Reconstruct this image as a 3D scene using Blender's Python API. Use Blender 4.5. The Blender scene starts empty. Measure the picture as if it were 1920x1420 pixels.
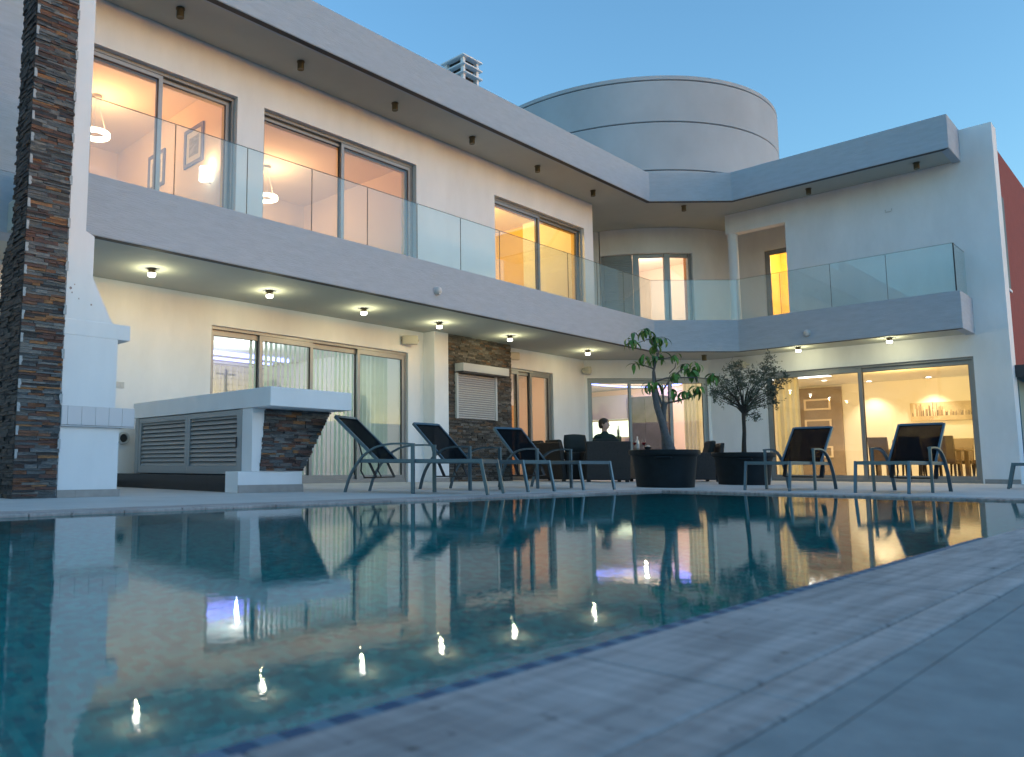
import bpy, bmesh, math, random
from mathutils import Vector, Matrix, Quaternion
random.seed(7)
R = math.radians
S = bpy.context.scene
COL = S.collection

# ------------------------------------------------------------------ camera
HC = 0.288
cam_d = bpy.data.cameras.new('camera')
cam_d.sensor_fit = 'HORIZONTAL'
cam_d.sensor_width = 36.0
cam_d.lens = 1453.44 / 1920 * 36.0
cam_d.shift_x = (960 - 695.74) / 1920
cam_d.shift_y = (718.23 - 710) / 1920
cam_d.clip_start = 0.02
cam_d.clip_end = 6000
cam_d.dof.use_dof = True
cam_d.dof.focus_distance = 11.5
cam_d.dof.aperture_fstop = 3.8
cam = bpy.data.objects.new('camera', cam_d)
COL.objects.link(cam)
_pt, _ro, _yw = 0.107705, 0.0032, 0.830941
fw = Vector((math.cos(_yw) * math.cos(_pt), math.sin(_yw) * math.cos(_pt), math.sin(_pt)))
rt = Vector((math.sin(_yw), -math.cos(_yw), 0))
up = rt.cross(fw)
c_, s_ = math.cos(_ro), math.sin(_ro)
rt2, up2 = rt * c_ + up * s_, up * c_ - rt * s_
cam.matrix_world = Matrix(((rt2.x, up2.x, -fw.x, 0), (rt2.y, up2.y, -fw.y, 0), (rt2.z, up2.z, -fw.z, HC), (0, 0, 0, 1)))
S.camera = cam

# ------------------------------------------------------------------ world, sun, exposure
W = bpy.data.worlds.new('World')
S.world = W
W.use_nodes = True
_bg = W.node_tree.nodes['Background']
_sky = W.node_tree.nodes.new('ShaderNodeTexSky')
_sky.sky_type = 'NISHITA'
_sky.sun_disc = False
_sky.sun_elevation = R(1.6)
_sky.sun_rotation = R(162)
_sky.ozone_density = 3.0
_sky.air_density = 1.0
_sky.dust_density = 0.55
_tint = W.node_tree.nodes.new('ShaderNodeMix'); _tint.data_type = 'RGBA'; _tint.blend_type = 'MULTIPLY'; _tint.inputs[0].default_value = 1
_tint.inputs[7].default_value = (1.12, 1.15, 1.01, 1)     # white balance of the photograph
W.node_tree.links.new(_sky.outputs[0], _tint.inputs[6])
W.node_tree.links.new(_tint.outputs[2], _bg.inputs[0])
_bg.inputs[1].default_value = 0.10
sun_d = bpy.data.lights.new('sun', 'SUN')
sun_d.energy = 0.012
sun_d.angle = R(30)
sun_d.color = (0.88, 0.78, 1.0)
sun = bpy.data.objects.new('sun', sun_d)
COL.objects.link(sun)
sun.rotation_euler = (R(84), 0, R(18))          # low glow from the -Y side
S.view_settings.view_transform = 'Standard'
S.view_settings.look = 'None'
S.view_settings.gamma = 1.0
S.view_settings.use_curve_mapping = False
S.view_settings.exposure = 3.52
S.render.engine = 'CYCLES'
S.cycles.use_denoising = True
S.cycles.max_bounces = 10
S.cycles.diffuse_bounces = 4
S.cycles.glossy_bounces = 5
S.cycles.transmission_bounces = 6
S.cycles.transparent_max_bounces = 16
S.cycles.sample_clamp_indirect = 0.6
S.cycles.caustics_reflective = False
S.cycles.caustics_refractive = True

# ------------------------------------------------------------------ helpers
def V(*a): return Vector(a)

class MB:
    def __init__(s): s.v, s.f, s.m = [], [], []
    def add(s, vs, fs, mi=0):
        o = len(s.v); s.v += [tuple(v) for v in vs]
        for f in fs: s.f.append(tuple(i + o for i in f)); s.m.append(mi)
    def box(s, x0, x1, y0, y1, z0, z1, mi=0):
        if x0 > x1: x0, x1 = x1, x0
        if y0 > y1: y0, y1 = y1, y0
        if z0 > z1: z0, z1 = z1, z0
        s.add([(x0, y0, z0), (x1, y0, z0), (x1, y1, z0), (x0, y1, z0), (x0, y0, z1), (x1, y0, z1), (x1, y1, z1), (x0, y1, z1)],
              [(0, 3, 2, 1), (4, 5, 6, 7), (0, 1, 5, 4), (1, 2, 6, 5), (2, 3, 7, 6), (3, 0, 4, 7)], mi)
    def prism(s, poly, z0, z1, mi=0):
        n = len(poly)
        a = sum(poly[i][0] * poly[(i + 1) % n][1] - poly[(i + 1) % n][0] * poly[i][1] for i in range(n))
        if a < 0: poly = poly[::-1]
        vs = [(x, y, z0) for x, y in poly] + [(x, y, z1) for x, y in poly]
        fs = [tuple(range(n - 1, -1, -1)), tuple(range(n, 2 * n))] + [(i, (i + 1) % n, n + (i + 1) % n, n + i) for i in range(n)]
        s.add(vs, fs, mi)
    def loft(s, rings, caps=True, mi=0, closed=True):
        n = len(rings[0]); vs = [p for r in rings for p in r]; fs = []
        for k in range(len(rings) - 1):
            for i in range(n if closed else n - 1):
                j = (i + 1) % n
                fs.append((k * n + i, k * n + j, (k + 1) * n + j, (k + 1) * n + i))
        if caps and closed:
            fs.append(tuple(range(n - 1, -1, -1))); fs.append(tuple(range((len(rings) - 1) * n, len(rings) * n)))
        s.add(vs, fs, mi)
    def lathe(s, prof, cx=0, cy=0, cz=0, n=24, mi=0):
        s.loft([[(cx + r * math.cos(2 * math.pi * i / n), cy + r * math.sin(2 * math.pi * i / n), cz + z) for i in range(n)] for r, z in prof], True, mi)
    def sweep(s, pts, prof, upv=(0, 0, 1), mi=0, scale=None):
        pts = [Vector(p) for p in pts]; rings = []; U0 = Vector(upv)
        for i, p in enumerate(pts):
            t = (pts[min(i + 1, len(pts) - 1)] - pts[max(i - 1, 0)]).normalized()
            side = t.cross(U0)
            if side.length < 1e-4: side = t.cross(Vector((1, 0, 0)))
            side.normalize(); u = side.cross(t)
            k = scale[i] if scale else 1
            rings.append([tuple(p + side * a * k + u * b * k) for a, b in prof])
        s.loft(rings, True, mi)
    def tube(s, pts, r, n=8, mi=0, radii=None):
        prof = [(math.cos(2 * math.pi * i / n), math.sin(2 * math.pi * i / n)) for i in range(n)]
        s.sweep(pts, prof, (0.13, 0.07, 1), mi, radii or [r] * len(pts))
    def bar(s, p, q, w, h, upv=(0, 0, 1), mi=0):
        a, b = w / 2, h / 2
        s.sweep([p, q], [(-a, -b), (a, -b), (a, b), (-a, b)], upv, mi)
    def strip(s, pts, w, h, upv=(0, 0, 1), mi=0):
        a, b = w / 2, h / 2
        s.sweep(pts, [(-a, -b), (a, -b), (a, b), (-a, b)], upv, mi)
    def build(s, name, mat, parent=None, smooth=False, local=False, bevel=0, xf=None):
        me = bpy.data.meshes.new(name)
        off = Vector((0, 0, 0))
        if parent is not None and not local:
            p = parent
            while p is not None: off += p.location; p = p.parent
        vs = s.v
        if xf: vs = [xf(v) for v in vs]
        me.from_pydata([(v[0] - off.x, v[1] - off.y, v[2] - off.z) for v in vs], [], s.f)
        mats = mat if isinstance(mat, (list, tuple)) else [mat]
        for m in mats: me.materials.append(M[m] if isinstance(m, str) else m)
        if len(mats) > 1: me.polygons.foreach_set('material_index', s.m)
        bm = bmesh.new(); bm.from_mesh(me); bmesh.ops.recalc_face_normals(bm, faces=bm.faces); bm.to_mesh(me); bm.free()
        if smooth:
            me.polygons.foreach_set('use_smooth', [True] * len(me.polygons))
            try: me.set_sharp_from_angle(angle=R(40))
            except Exception: pass
        o = bpy.data.objects.new(name, me); COL.objects.link(o); o.parent = parent
        if bevel:
            b = o.modifiers.new('bevel', 'BEVEL'); b.width = bevel; b.segments = 2; b.limit_method = 'ANGLE'
        return o

def tag(o, label, cat, group=None, kind=None):
    if label: o['label'] = label
    if cat: o['category'] = cat
    if group: o['group'] = group
    if kind: o['kind'] = kind
    return o
def thing(name, loc, label, cat, group=None, rz=0):
    o = bpy.data.objects.new(name, None); COL.objects.link(o); o.empty_display_size = 0.1
    o.location = loc; o.rotation_euler = (0, 0, rz)
    return tag(o, label, cat, group)
def copy_obj(o, parent=None):
    c = o.copy(); COL.objects.link(c); c.parent = parent; return c
def copy_tree(o, parent=None):
    c = copy_obj(o, parent)
    for ch in list(KIDS(o)): copy_tree(ch, c)
    return c
def KIDS(o): return [x for x in o.children]
def lamp(name, loc, watts, col, radius=0.05, parent=None, typ='POINT', size=None, rot=None, spot=None):
    d = bpy.data.lights.new(name, typ); d.energy = watts; d.color = col
    if typ == 'AREA':
        d.shape = 'RECTANGLE'; d.size, d.size_y = size
    else: d.shadow_soft_size = radius
    if spot: d.spot_size = spot; d.spot_blend = 0.6
    o = bpy.data.objects.new(name, d); COL.objects.link(o)
    off = Vector((0, 0, 0)); p = parent
    while p is not None: off += p.location; p = p.parent
    o.location = Vector(loc) - off; o.parent = parent
    if rot: o.rotation_euler = rot
    return o

# ------------------------------------------------------------------ materials
M = {}
def mat(name, col=(.5, .5, .5), rough=.6, metal=0, spec=.5, noise=None, bump=None, emit=None, estr=0, coat=0, sheen=0):
    """noise=(scale, amount, detail[, stretch]) tints the colour; bump=(scale, distance)"""
    m = bpy.data.materials.new(name); m.use_nodes = True; nt = m.node_tree; b = nt.nodes['Principled BSDF']
    b.inputs['Base Color'].default_value = (*col, 1); b.inputs['Roughness'].default_value = rough; b.inputs['Metallic'].default_value = metal
    b.inputs['Specular IOR Level'].default_value = spec
    if emit: b.inputs['Emission Color'].default_value = (*emit, 1); b.inputs['Emission Strength'].default_value = estr
    if coat: b.inputs['Coat Weight'].default_value = coat
    tc = nt.nodes.new('ShaderNodeTexCoord')
    def coords(st):
        mp = nt.nodes.new('ShaderNodeMapping'); mp.inputs['Scale'].default_value = st
        nt.links.new(tc.outputs['Object'], mp.inputs['Vector']); return mp.outputs[0]
    if noise:
        st = noise[3] if len(noise) > 3 else (1, 1, 1)
        n = nt.nodes.new('ShaderNodeTexNoise'); n.inputs['Scale'].default_value = noise[0]; n.inputs['Detail'].default_value = noise[2]
        n.inputs['Roughness'].default_value = .62
        nt.links.new(coords(st), n.inputs['Vector'])
        r = nt.nodes.new('ShaderNodeMapRange'); r.inputs[1].default_value = .3; r.inputs[2].default_value = .7
        r.inputs[3].default_value = 1 - noise[1]; r.inputs[4].default_value = 1 + noise[1]
        nt.links.new(n.outputs['Fac'], r.inputs[0])
        mx = nt.nodes.new('ShaderNodeMix'); mx.data_type = 'RGBA'; mx.blend_type = 'MULTIPLY'; mx.inputs[0].default_value = 1
        mx.inputs[6].default_value = (*col, 1); nt.links.new(r.outputs[0], mx.inputs[7]); nt.links.new(mx.outputs[2], b.inputs['Base Color'])
    if bump:
        st = bump[2] if len(bump) > 2 else (1, 1, 1)
        n = nt.nodes.new('ShaderNodeTexNoise'); n.inputs['Scale'].default_value = bump[0]; n.inputs['Detail'].default_value = 6
        nt.links.new(coords(st), n.inputs['Vector'])
        bp = nt.nodes.new('ShaderNodeBump'); bp.inputs['Distance'].default_value = bump[1]
        nt.links.new(n.outputs['Fac'], bp.inputs['Height']); nt.links.new(bp.outputs[0], b.inputs['Normal'])
    M[name] = m; return m

mat('plaster', (.85, .85, .865), .85, noise=(1.6, .07, 8, (1, 1, .35)), bump=(160, .0012))
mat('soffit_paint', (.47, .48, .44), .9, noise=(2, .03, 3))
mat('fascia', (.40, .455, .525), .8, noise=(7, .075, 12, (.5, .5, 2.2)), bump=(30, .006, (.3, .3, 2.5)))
mat('glass_edge', (.05, .065, .065), .4)
mat('shade_grey', (.06, .06, .062), .7)
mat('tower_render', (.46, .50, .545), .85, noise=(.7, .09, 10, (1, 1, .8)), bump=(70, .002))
mat('groove', (.03, .03, .032), .9)
mat('alu', (.30, .305, .31), .42, .55, noise=(6, .05, 2))
mat('alu_dark', (.045, .045, .05), .5, .2)
mat('lounger_frame', (.11, .175, .215), .36, .5, noise=(9, .07, 3))
mat('pot', (.008, .014, .018), .55, spec=.25, noise=(5, .3, 4), bump=(60, .001))
mat('soil', (.03, .022, .016), .95, bump=(40, .02))
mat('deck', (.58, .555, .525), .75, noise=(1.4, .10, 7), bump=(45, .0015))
def coping_mat():
    m = mat('coping', (.51, .43, .40), .75, bump=(60, .0025, (.2, 1.5, 1)))
    nt = m.node_tree; b = nt.nodes['Principled BSDF']; tc = nt.nodes.new('ShaderNodeNewGeometry')
    def nz(scale, st, det, lo, hi, a, c, rot=0):
        mp = nt.nodes.new('ShaderNodeMapping'); mp.inputs['Scale'].default_value = st; mp.inputs['Rotation'].default_value = (0, 0, rot); nt.links.new(tc.outputs['Position'], mp.inputs[0])
        n = nt.nodes.new('ShaderNodeTexNoise'); n.inputs['Scale'].default_value = scale; n.inputs['Detail'].default_value = det; nt.links.new(mp.outputs[0], n.inputs['Vector'])
        r = nt.nodes.new('ShaderNodeMapRange'); r.inputs[1].default_value = lo; r.inputs[2].default_value = hi; r.inputs[3].default_value = a; r.inputs[4].default_value = c; nt.links.new(n.outputs['Fac'], r.inputs[0]); return r.outputs[0]
    acc = None
    for o in (nz(5, (.5, 5, 1), 8, .35, .65, .72, 1.12), nz(9, (5, .4, 1), 4, .38, .62, .86, 1.06, .1), nz(26, (1, 1, 1), 3, .66, .74, 1.0, .35), nz(2, (1, 1, 1), 5, .3, .7, .85, 1.12)):
        if acc is None: acc = o; continue
        mu = nt.nodes.new('ShaderNodeMath'); mu.operation = 'MULTIPLY'; nt.links.new(acc, mu.inputs[0]); nt.links.new(o, mu.inputs[1]); acc = mu.outputs[0]
    mx = nt.nodes.new('ShaderNodeMix'); mx.data_type = 'RGBA'; mx.blend_type = 'MULTIPLY'; mx.inputs[0].default_value = 1; mx.inputs[6].default_value = (.51, .43, .40, 1)
    nt.links.new(acc, mx.inputs[7]); nt.links.new(mx.outputs[2], b.inputs['Base Color'])
coping_mat()
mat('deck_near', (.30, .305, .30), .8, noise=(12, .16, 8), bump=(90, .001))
mat('ground', (.10, .10, .07), .95, noise=(.05, .3, 6))
def basin_mat():
    m = mat('basin', (.01, .6, .6), .5); nt = m.node_tree; b = nt.nodes['Principled BSDF']; g = nt.nodes.new('ShaderNodeNewGeometry')
    sc = nt.nodes.new('ShaderNodeVectorMath'); sc.operation = 'SCALE'; sc.inputs[3].default_value = 1 / .028; nt.links.new(g.outputs['Position'], sc.inputs[0])
    fl = nt.nodes.new('ShaderNodeVectorMath'); fl.operation = 'FLOOR'; nt.links.new(sc.outputs[0], fl.inputs[0])
    wn = nt.nodes.new('ShaderNodeTexWhiteNoise'); nt.links.new(fl.outputs[0], wn.inputs['Vector'])
    cr = nt.nodes.new('ShaderNodeValToRGB'); els = cr.color_ramp.elements; els[0].color = (.001, .38, .40, 1); els[1].color = (.002, .74, .68, 1)
    nt.links.new(wn.outputs['Value'], cr.inputs[0]); nt.links.new(cr.outputs[0], b.inputs['Base Color'])
basin_mat()
mat('mosaic_dark', (.075, .12, .19), .7, spec=.1)
mat('mosaic_pale', (.16, .24, .30), .7, spec=.1)
mat('skirting', (.36, .33, .31), .7, noise=(9, .12, 5))
mat('black_granite', (.008, .008, .009), .25)
mat('white_tile', (.62, .64, .68), .28)
mat('red_render', (.28, .065, .055), .9, noise=(6, .08, 4), bump=(140, .002))
mat('teal_panel', (.06, .16, .20), .5)
mat('louvre', (.34, .36, .37), .45, .3)
mat('shutter', (.52, .49, .48), .5, noise=(7, .04, 2))
mat('shutter_box', (.50, .50, .50), .5)
mat('lamp_brass', (.13, .105, .06), .45, .5)
mat('plastic_white', (.55, .56, .57), .45)
mat('plastic_cream', (.55, .52, .44), .5)
mat('wicker', (.026, .023, .022), .55, noise=(55, .7, 2, (1, 1, 2)), bump=(70, .012, (1, 1, 2.2)))
mat('cushion', (.022, .030, .032), .9, bump=(60, .002))
mat('skin', (.60, .37, .28), .55)
mat('hair', (.055, .035, .02), .6, noise=(70, .4, 3, (1, 1, .3)))
mat('shirt', (.012, .03, .024), .85)
mat('trousers', (.02, .02, .03), .85)
mat('wine', (.18, .004, .008), .15)
mat('bottle', (.01, .03, .012), .12)
mat('bark_grey', (.13, .125, .13), .85, noise=(22, .3, 6), bump=(60, .006))
mat('bark_dark', (.05, .042, .036), .9, noise=(30, .3, 5), bump=(70, .006))
mat('cement', (.42, .44, .46), .9, noise=(60, .2, 4))
mat('rust_stain', (.36, .27, .25), .9)
# interiors
mat('int_wall', (.74, .70, .64), .9)
mat('int_ceiling', (.80, .78, .75), .9)
mat('int_floor', (.42, .36, .28), .5)
mat('int_yellow', (.78, .55, .13), .9)
mat('int_orange', (.70, .36, .18), .9)
mat('int_peach', (.76, .58, .46), .9)
mat('int_taupe', (.26, .20, .155), .7, noise=(5, .1, 3))
mat('int_dark', (.04, .04, .045), .4, noise=(4, .4, 5))
mat('frame_pale', (.70, .58, .45), .6)
mat('canvas', (.50, .40, .27), .8, noise=(3, .2, 6))
mat('frame_blue', (.16, .17, .30), .5)
mat('paper', (.72, .70, .68), .9)
mat('dining_leather', (.155, .115, .095), .6, noise=(8, .08, 3))
mat('dark_wood', (.035, .022, .014), .45)
mat('table_wood', (.34, .25, .17), .4)
mat('cabinet_grey', (.40, .40, .43), .35)
mat('steel', (.45, .45, .45), .3, .9)
mat('pole_wood', (.10, .075, .055), .9)
def emis(name, col, st):
    m = bpy.data.materials.new(name); m.use_nodes = True; nt = m.node_tree; nt.nodes.clear()
    e = nt.nodes.new('ShaderNodeEmission'); o = nt.nodes.new('ShaderNodeOutputMaterial')
    e.inputs[0].default_value = (*col, 1); e.inputs[1].default_value = st; nt.links.new(e.outputs[0], o.inputs[0]); M[name] = m
emis('glow_lamp', (1, .98, .85), 2.2)
emis('glow_warm', (1, .80, .52), .9)
emis('glow_white', (1, .97, .88), .5)
emis('glow_blue', (.20, .25, 1.0), .7)
emis('backsplash_glow', (.92, 1.0, .72), .16)

def cloth(name, col, tr=.55):
    m = bpy.data.materials.new(name); m.use_nodes = True; nt = m.node_tree; nt.nodes.clear()
    o = nt.nodes.new('ShaderNodeOutputMaterial'); d = nt.nodes.new('ShaderNodeBsdfDiffuse'); t = nt.nodes.new('ShaderNodeBsdfTranslucent'); mx = nt.nodes.new('ShaderNodeMixShader'); mx.inputs[0].default_value = tr
    d.inputs[0].default_value = (*col, 1); t.inputs[0].default_value = (*col, 1)
    nt.links.new(d.outputs[0], mx.inputs[1]); nt.links.new(t.outputs[0], mx.inputs[2]); nt.links.new(mx.outputs[0], o.inputs[0]); M[name] = m
cloth('curtain_green', (.70, .80, .70)); cloth('curtain_cream', (.74, .68, .48))

def glass(name, tint, ior, rough=0.0, sky_sheen=None):
    m = bpy.data.materials.new(name); m.use_nodes = True; nt = m.node_tree; nt.nodes.clear()
    o = nt.nodes.new('ShaderNodeOutputMaterial'); t = nt.nodes.new('ShaderNodeBsdfTransparent'); g = nt.nodes.new('ShaderNodeBsdfGlossy')
    t.inputs[0].default_value = (*tint, 1); g.inputs['Roughness'].default_value = rough
    f = nt.nodes.new('ShaderNodeFresnel')
    gm = nt.nodes.new('ShaderNodeNewGeometry'); mr = nt.nodes.new('ShaderNodeMapRange'); mr.inputs[3].default_value = ior; mr.inputs[4].default_value = 1 / ior
    nt.links.new(gm.outputs['Backfacing'], mr.inputs[0]); nt.links.new(mr.outputs[0], f.inputs[0])     # a thin pane: same reflectance from both sides
    mx = nt.nodes.new('ShaderNodeMixShader'); nt.links.new(f.outputs[0], mx.inputs[0]); nt.links.new(t.outputs[0], mx.inputs[1]); nt.links.new(g.outputs[0], mx.inputs[2])
    last = mx
    if sky_sheen:
        d = nt.nodes.new('ShaderNodeBsdfDiffuse'); d.inputs[0].default_value = (*sky_sheen[0], 1)
        m2 = nt.nodes.new('ShaderNodeMixShader'); m2.inputs[0].default_value = sky_sheen[1]
        nt.links.new(mx.outputs[0], m2.inputs[1]); nt.links.new(d.outputs[0], m2.inputs[2]); last = m2
    nt.links.new(last.outputs[0], o.inputs[0]); M[name] = m
glass('pane', (.97, .98, .98), 1.55)
glass('rail_glass', (.92, .97, .965), 1.6, sky_sheen=((.62, .82, .86), .07))  # pale diffuse share paints sky reflection into the railing glass
glass('wine_glass', (.95, .96, .97), 1.5)

def sling():
    m = bpy.data.materials.new('sling'); m.use_nodes = True; nt = m.node_tree; nt.nodes.clear()
    o = nt.nodes.new('ShaderNodeOutputMaterial'); d = nt.nodes.new('ShaderNodeBsdfDiffuse'); t = nt.nodes.new('ShaderNodeBsdfTransparent')
    d.inputs[0].default_value = (.010, .013, .016, 1)
    mx = nt.nodes.new('ShaderNodeMixShader'); mx.inputs[0].default_value = .16
    nt.links.new(d.outputs[0], mx.inputs[1]); nt.links.new(t.outputs[0], mx.inputs[2]); nt.links.new(mx.outputs[0], o.inputs[0]); M['sling'] = m
sling()

def stone_mat(name, island, ramp):
    m = bpy.data.materials.new(name); m.use_nodes = True; nt = m.node_tree; b = nt.nodes['Principled BSDF']; b.inputs['Roughness'].default_value = .62
    if island: src = nt.nodes.new('ShaderNodeNewGeometry').outputs['Random Per Island']
    else: src = nt.nodes.new('ShaderNodeObjectInfo').outputs['Random']
    cr = nt.nodes.new('ShaderNodeValToRGB'); cr.color_ramp.interpolation = 'CONSTANT'
    els = cr.color_ramp.elements
    while len(els) < len(ramp): els.new(.5)
    for i, (p, c) in enumerate(ramp): els[i].position = p; els[i].color = (*c, 1)
    nt.links.new(src, cr.inputs[0])
    tc = nt.nodes.new('ShaderNodeTexCoord'); mp = nt.nodes.new('ShaderNodeMapping'); mp.inputs['Scale'].default_value = (1, 1, 3)
    nt.links.new(tc.outputs['Object'], mp.inputs[0])
    n = nt.nodes.new('ShaderNodeTexNoise'); n.inputs['Scale'].default_value = 16; n.inputs['Detail'].default_value = 8; n.inputs['Roughness'].default_value = .7
    nt.links.new(mp.outputs[0], n.inputs['Vector'])
    c2 = nt.nodes.new('ShaderNodeValToRGB'); e2 = c2.color_ramp.elements
    e2[0].position = .34; e2[0].color = (.45, .5, .55, 1); e2[1].position = .66; e2[1].color = (1.45, 1.25, 1.1, 1)
    nt.links.new(n.outputs['Fac'], c2.inputs[0])
    mx = nt.nodes.new('ShaderNodeMix'); mx.data_type = 'RGBA'; mx.blend_type = 'MULTIPLY'; mx.inputs[0].default_value = 1
    nt.links.new(cr.outputs[0], mx.inputs[6]); nt.links.new(c2.outputs[0], mx.inputs[7]); nt.links.new(mx.outputs[2], b.inputs['Base Color'])
    bp = nt.nodes.new('ShaderNodeBump'); bp.inputs['Distance'].default_value = .008; nt.links.new(n.outputs['Fac'], bp.inputs['Height']); nt.links.new(bp.outputs[0], b.inputs['Normal'])
    M[name] = m
RAMP = [(0, (.070, .090, .105)), (.14, (.125, .145, .160)), (.26, (.030, .033, .040)), (.38, (.095, .052, .045)), (.50, (.085, .105, .120)),
        (.61, (.15, .075, .045)), (.70, (.060, .040, .038)), (.79, (.17, .19, .20)), (.87, (.25, .13, .055)), (.93, (.11, .12, .13))]
RAMP2 = [(0, (.055, .055, .053)), (.2, (.095, .093, .088)), (.4, (.032, .031, .030)), (.58, (.09, .075, .058)), (.74, (.14, .14, .135)), (.9, (.12, .075, .045))]
RAMP3 = [(0, (.035, .036, .040)), (.3, (.06, .06, .06)), (.55, (.022, .024, .028)), (.75, (.07, .055, .045)), (.9, (.085, .085, .085))]
stone_mat('stone', False, RAMP); stone_mat('stone_island', True, RAMP); stone_mat('stone_wall', True, RAMP2); stone_mat('stone_side', True, RAMP3)

def water_mat():
    m = bpy.data.materials.new('water'); m.use_nodes = True; nt = m.node_tree; nt.nodes.clear()
    o = nt.nodes.new('ShaderNodeOutputMaterial')
    tc = nt.nodes.new('ShaderNodeTexCoord')
    def ns(scale, rot, st, det=2):
        mp = nt.nodes.new('ShaderNodeMapping'); mp.inputs['Rotation'].default_value = (0, 0, rot); mp.inputs['Scale'].default_value = st
        nt.links.new(tc.outputs['Object'], mp.inputs[0])
        n = nt.nodes.new('ShaderNodeTexNoise'); n.inputs['Scale'].default_value = scale; n.inputs['Detail'].default_value = det; n.inputs['Distortion'].default_value = .4
        nt.links.new(mp.outputs[0], n.inputs['Vector']); return n.outputs['Fac']
    b1 = nt.nodes.new('ShaderNodeBump'); b1.inputs['Distance'].default_value = .00016; nt.links.new(ns(34, R(20), (1, 1.6, 1)), b1.inputs['Height'])
    b2 = nt.nodes.new('ShaderNodeBump'); b2.inputs['Distance'].default_value = .00024; nt.links.new(ns(7, R(-30), (1, 1.3, 1)), b2.inputs['Height']); nt.links.new(b1.outputs[0], b2.inputs['Normal'])
    g = nt.nodes.new('ShaderNodeBsdfGlossy'); g.inputs['Roughness'].default_value = .012
    rf = nt.nodes.new('ShaderNodeBsdfRefraction'); rf.inputs['IOR'].default_value = 1.33; rf.inputs['Roughness'].default_value = 0; rf.inputs['Color'].default_value = (.12, 1.0, 1.0, 1)
    f = nt.nodes.new('ShaderNodeFresnel'); gm = nt.nodes.new('ShaderNodeNewGeometry'); mr = nt.nodes.new('ShaderNodeMapRange'); mr.inputs[3].default_value = 1.8; mr.inputs[4].default_value = 1.33
    nt.links.new(gm.outputs['Backfacing'], mr.inputs[0]); nt.links.new(mr.outputs[0], f.inputs[0])
    for n in (g, f, rf): nt.links.new(b2.outputs[0], n.inputs['Normal'])
    mx = nt.nodes.new('ShaderNodeMixShader'); nt.links.new(f.outputs[0], mx.inputs[0]); nt.links.new(rf.outputs[0], mx.inputs[1]); nt.links.new(g.outputs[0], mx.inputs[2])
    nt.links.new(mx.outputs[0], o.inputs[0]); M['water'] = m
water_mat()

def leaf_mat(name, c1, c2):
    m = bpy.data.materials.new(name); m.use_nodes = True; nt = m.node_tree; b = nt.nodes['Principled BSDF']; b.inputs['Roughness'].default_value = .45
    g = nt.nodes.new('ShaderNodeNewGeometry'); oi = nt.nodes.new('ShaderNodeObjectInfo')
    ad = nt.nodes.new('ShaderNodeMath'); ad.operation = 'ADD'; nt.links.new(g.outputs['Random Per Island'], ad.inputs[0]); nt.links.new(oi.outputs['Random'], ad.inputs[1])
    fr = nt.nodes.new('ShaderNodeMath'); fr.operation = 'FRACT'; nt.links.new(ad.outputs[0], fr.inputs[0])
    mx = nt.nodes.new('ShaderNodeMix'); mx.data_type = 'RGBA'; mx.inputs[6].default_value = (*c1, 1); mx.inputs[7].default_value = (*c2, 1)
    nt.links.new(fr.outputs[0], mx.inputs[0]); nt.links.new(mx.outputs[2], b.inputs['Base Color']); M[name] = m
leaf_mat('leaf_big', (.03, .105, .016), (.11, .25, .03))
leaf_mat('leaf_olive', (.035, .055, .038), (.11, .14, .10))

# ================================================================== THE SETTING
YF, XF, XW, YU, YL = 8.566, 17.955, 18.99, 9.63, 10.55
ZBB, ZBT, ZRB, ZRT = 2.925, 3.653, 6.463, 7.148
ZS1, ZS2 = 2.945, 6.485                      # soffits
PA, PB = (16.60, 8.566), (17.955, 7.245)     # chamfer corners of balcony and roof
PX0, PX1, PY0, PY1 = -5.0, 9.566, 0.672, 4.932   # pool
COPE = 0.32

b = MB(); Q = 3000      # one sheet to the horizon, open where the terrace and pool are dug in
b.add([(-Q, -Q, -.33), (Q, -Q, -.33), (Q, Q, -.33), (-Q, Q, -.33), (-8.9, -8.9, -.33), (33.9, -8.9, -.33), (33.9, 19.9, -.33), (-8.9, 19.9, -.33)],
      [(0, 1, 5, 4), (1, 2, 6, 5), (2, 3, 7, 6), (3, 0, 4, 7)])
tag(b.build('ground', 'ground'), None, None, kind='structure')

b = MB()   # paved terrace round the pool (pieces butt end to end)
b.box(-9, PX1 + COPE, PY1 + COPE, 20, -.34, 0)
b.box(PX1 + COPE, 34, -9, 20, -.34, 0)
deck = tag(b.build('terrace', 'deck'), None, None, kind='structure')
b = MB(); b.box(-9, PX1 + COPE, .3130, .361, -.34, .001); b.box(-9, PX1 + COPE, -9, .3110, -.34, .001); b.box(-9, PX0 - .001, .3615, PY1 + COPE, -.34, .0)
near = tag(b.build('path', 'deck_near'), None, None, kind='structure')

# pool basin and water
b = MB()
zb = -1.1
b.add([(PX0, PY0, zb), (PX1, PY0, zb), (PX1, PY1, zb), (PX0, PY1, zb), (PX0, PY0, -.045), (PX1, PY0, -.045), (PX1, PY1, -.045), (PX0, PY1, -.045)],
      [(0, 1, 2, 3), (0, 1, 5, 4), (1, 2, 6, 5), (2, 3, 7, 6), (3, 0, 4, 7)])
basin = tag(b.build('pool_basin', 'basin'), None, None, kind='structure')
b = MB()
nx, ny = 2, 2
b.add([(PX0, PY0 + .004, -.02), (PX1 - .004, PY0 + .004, -.02), (PX1 - .004, PY1 - .004, -.02), (PX0, PY1 - .004, -.02)], [(0, 1, 2, 3)])
tag(b.build('water', 'water'), None, None, kind='structure')

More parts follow.
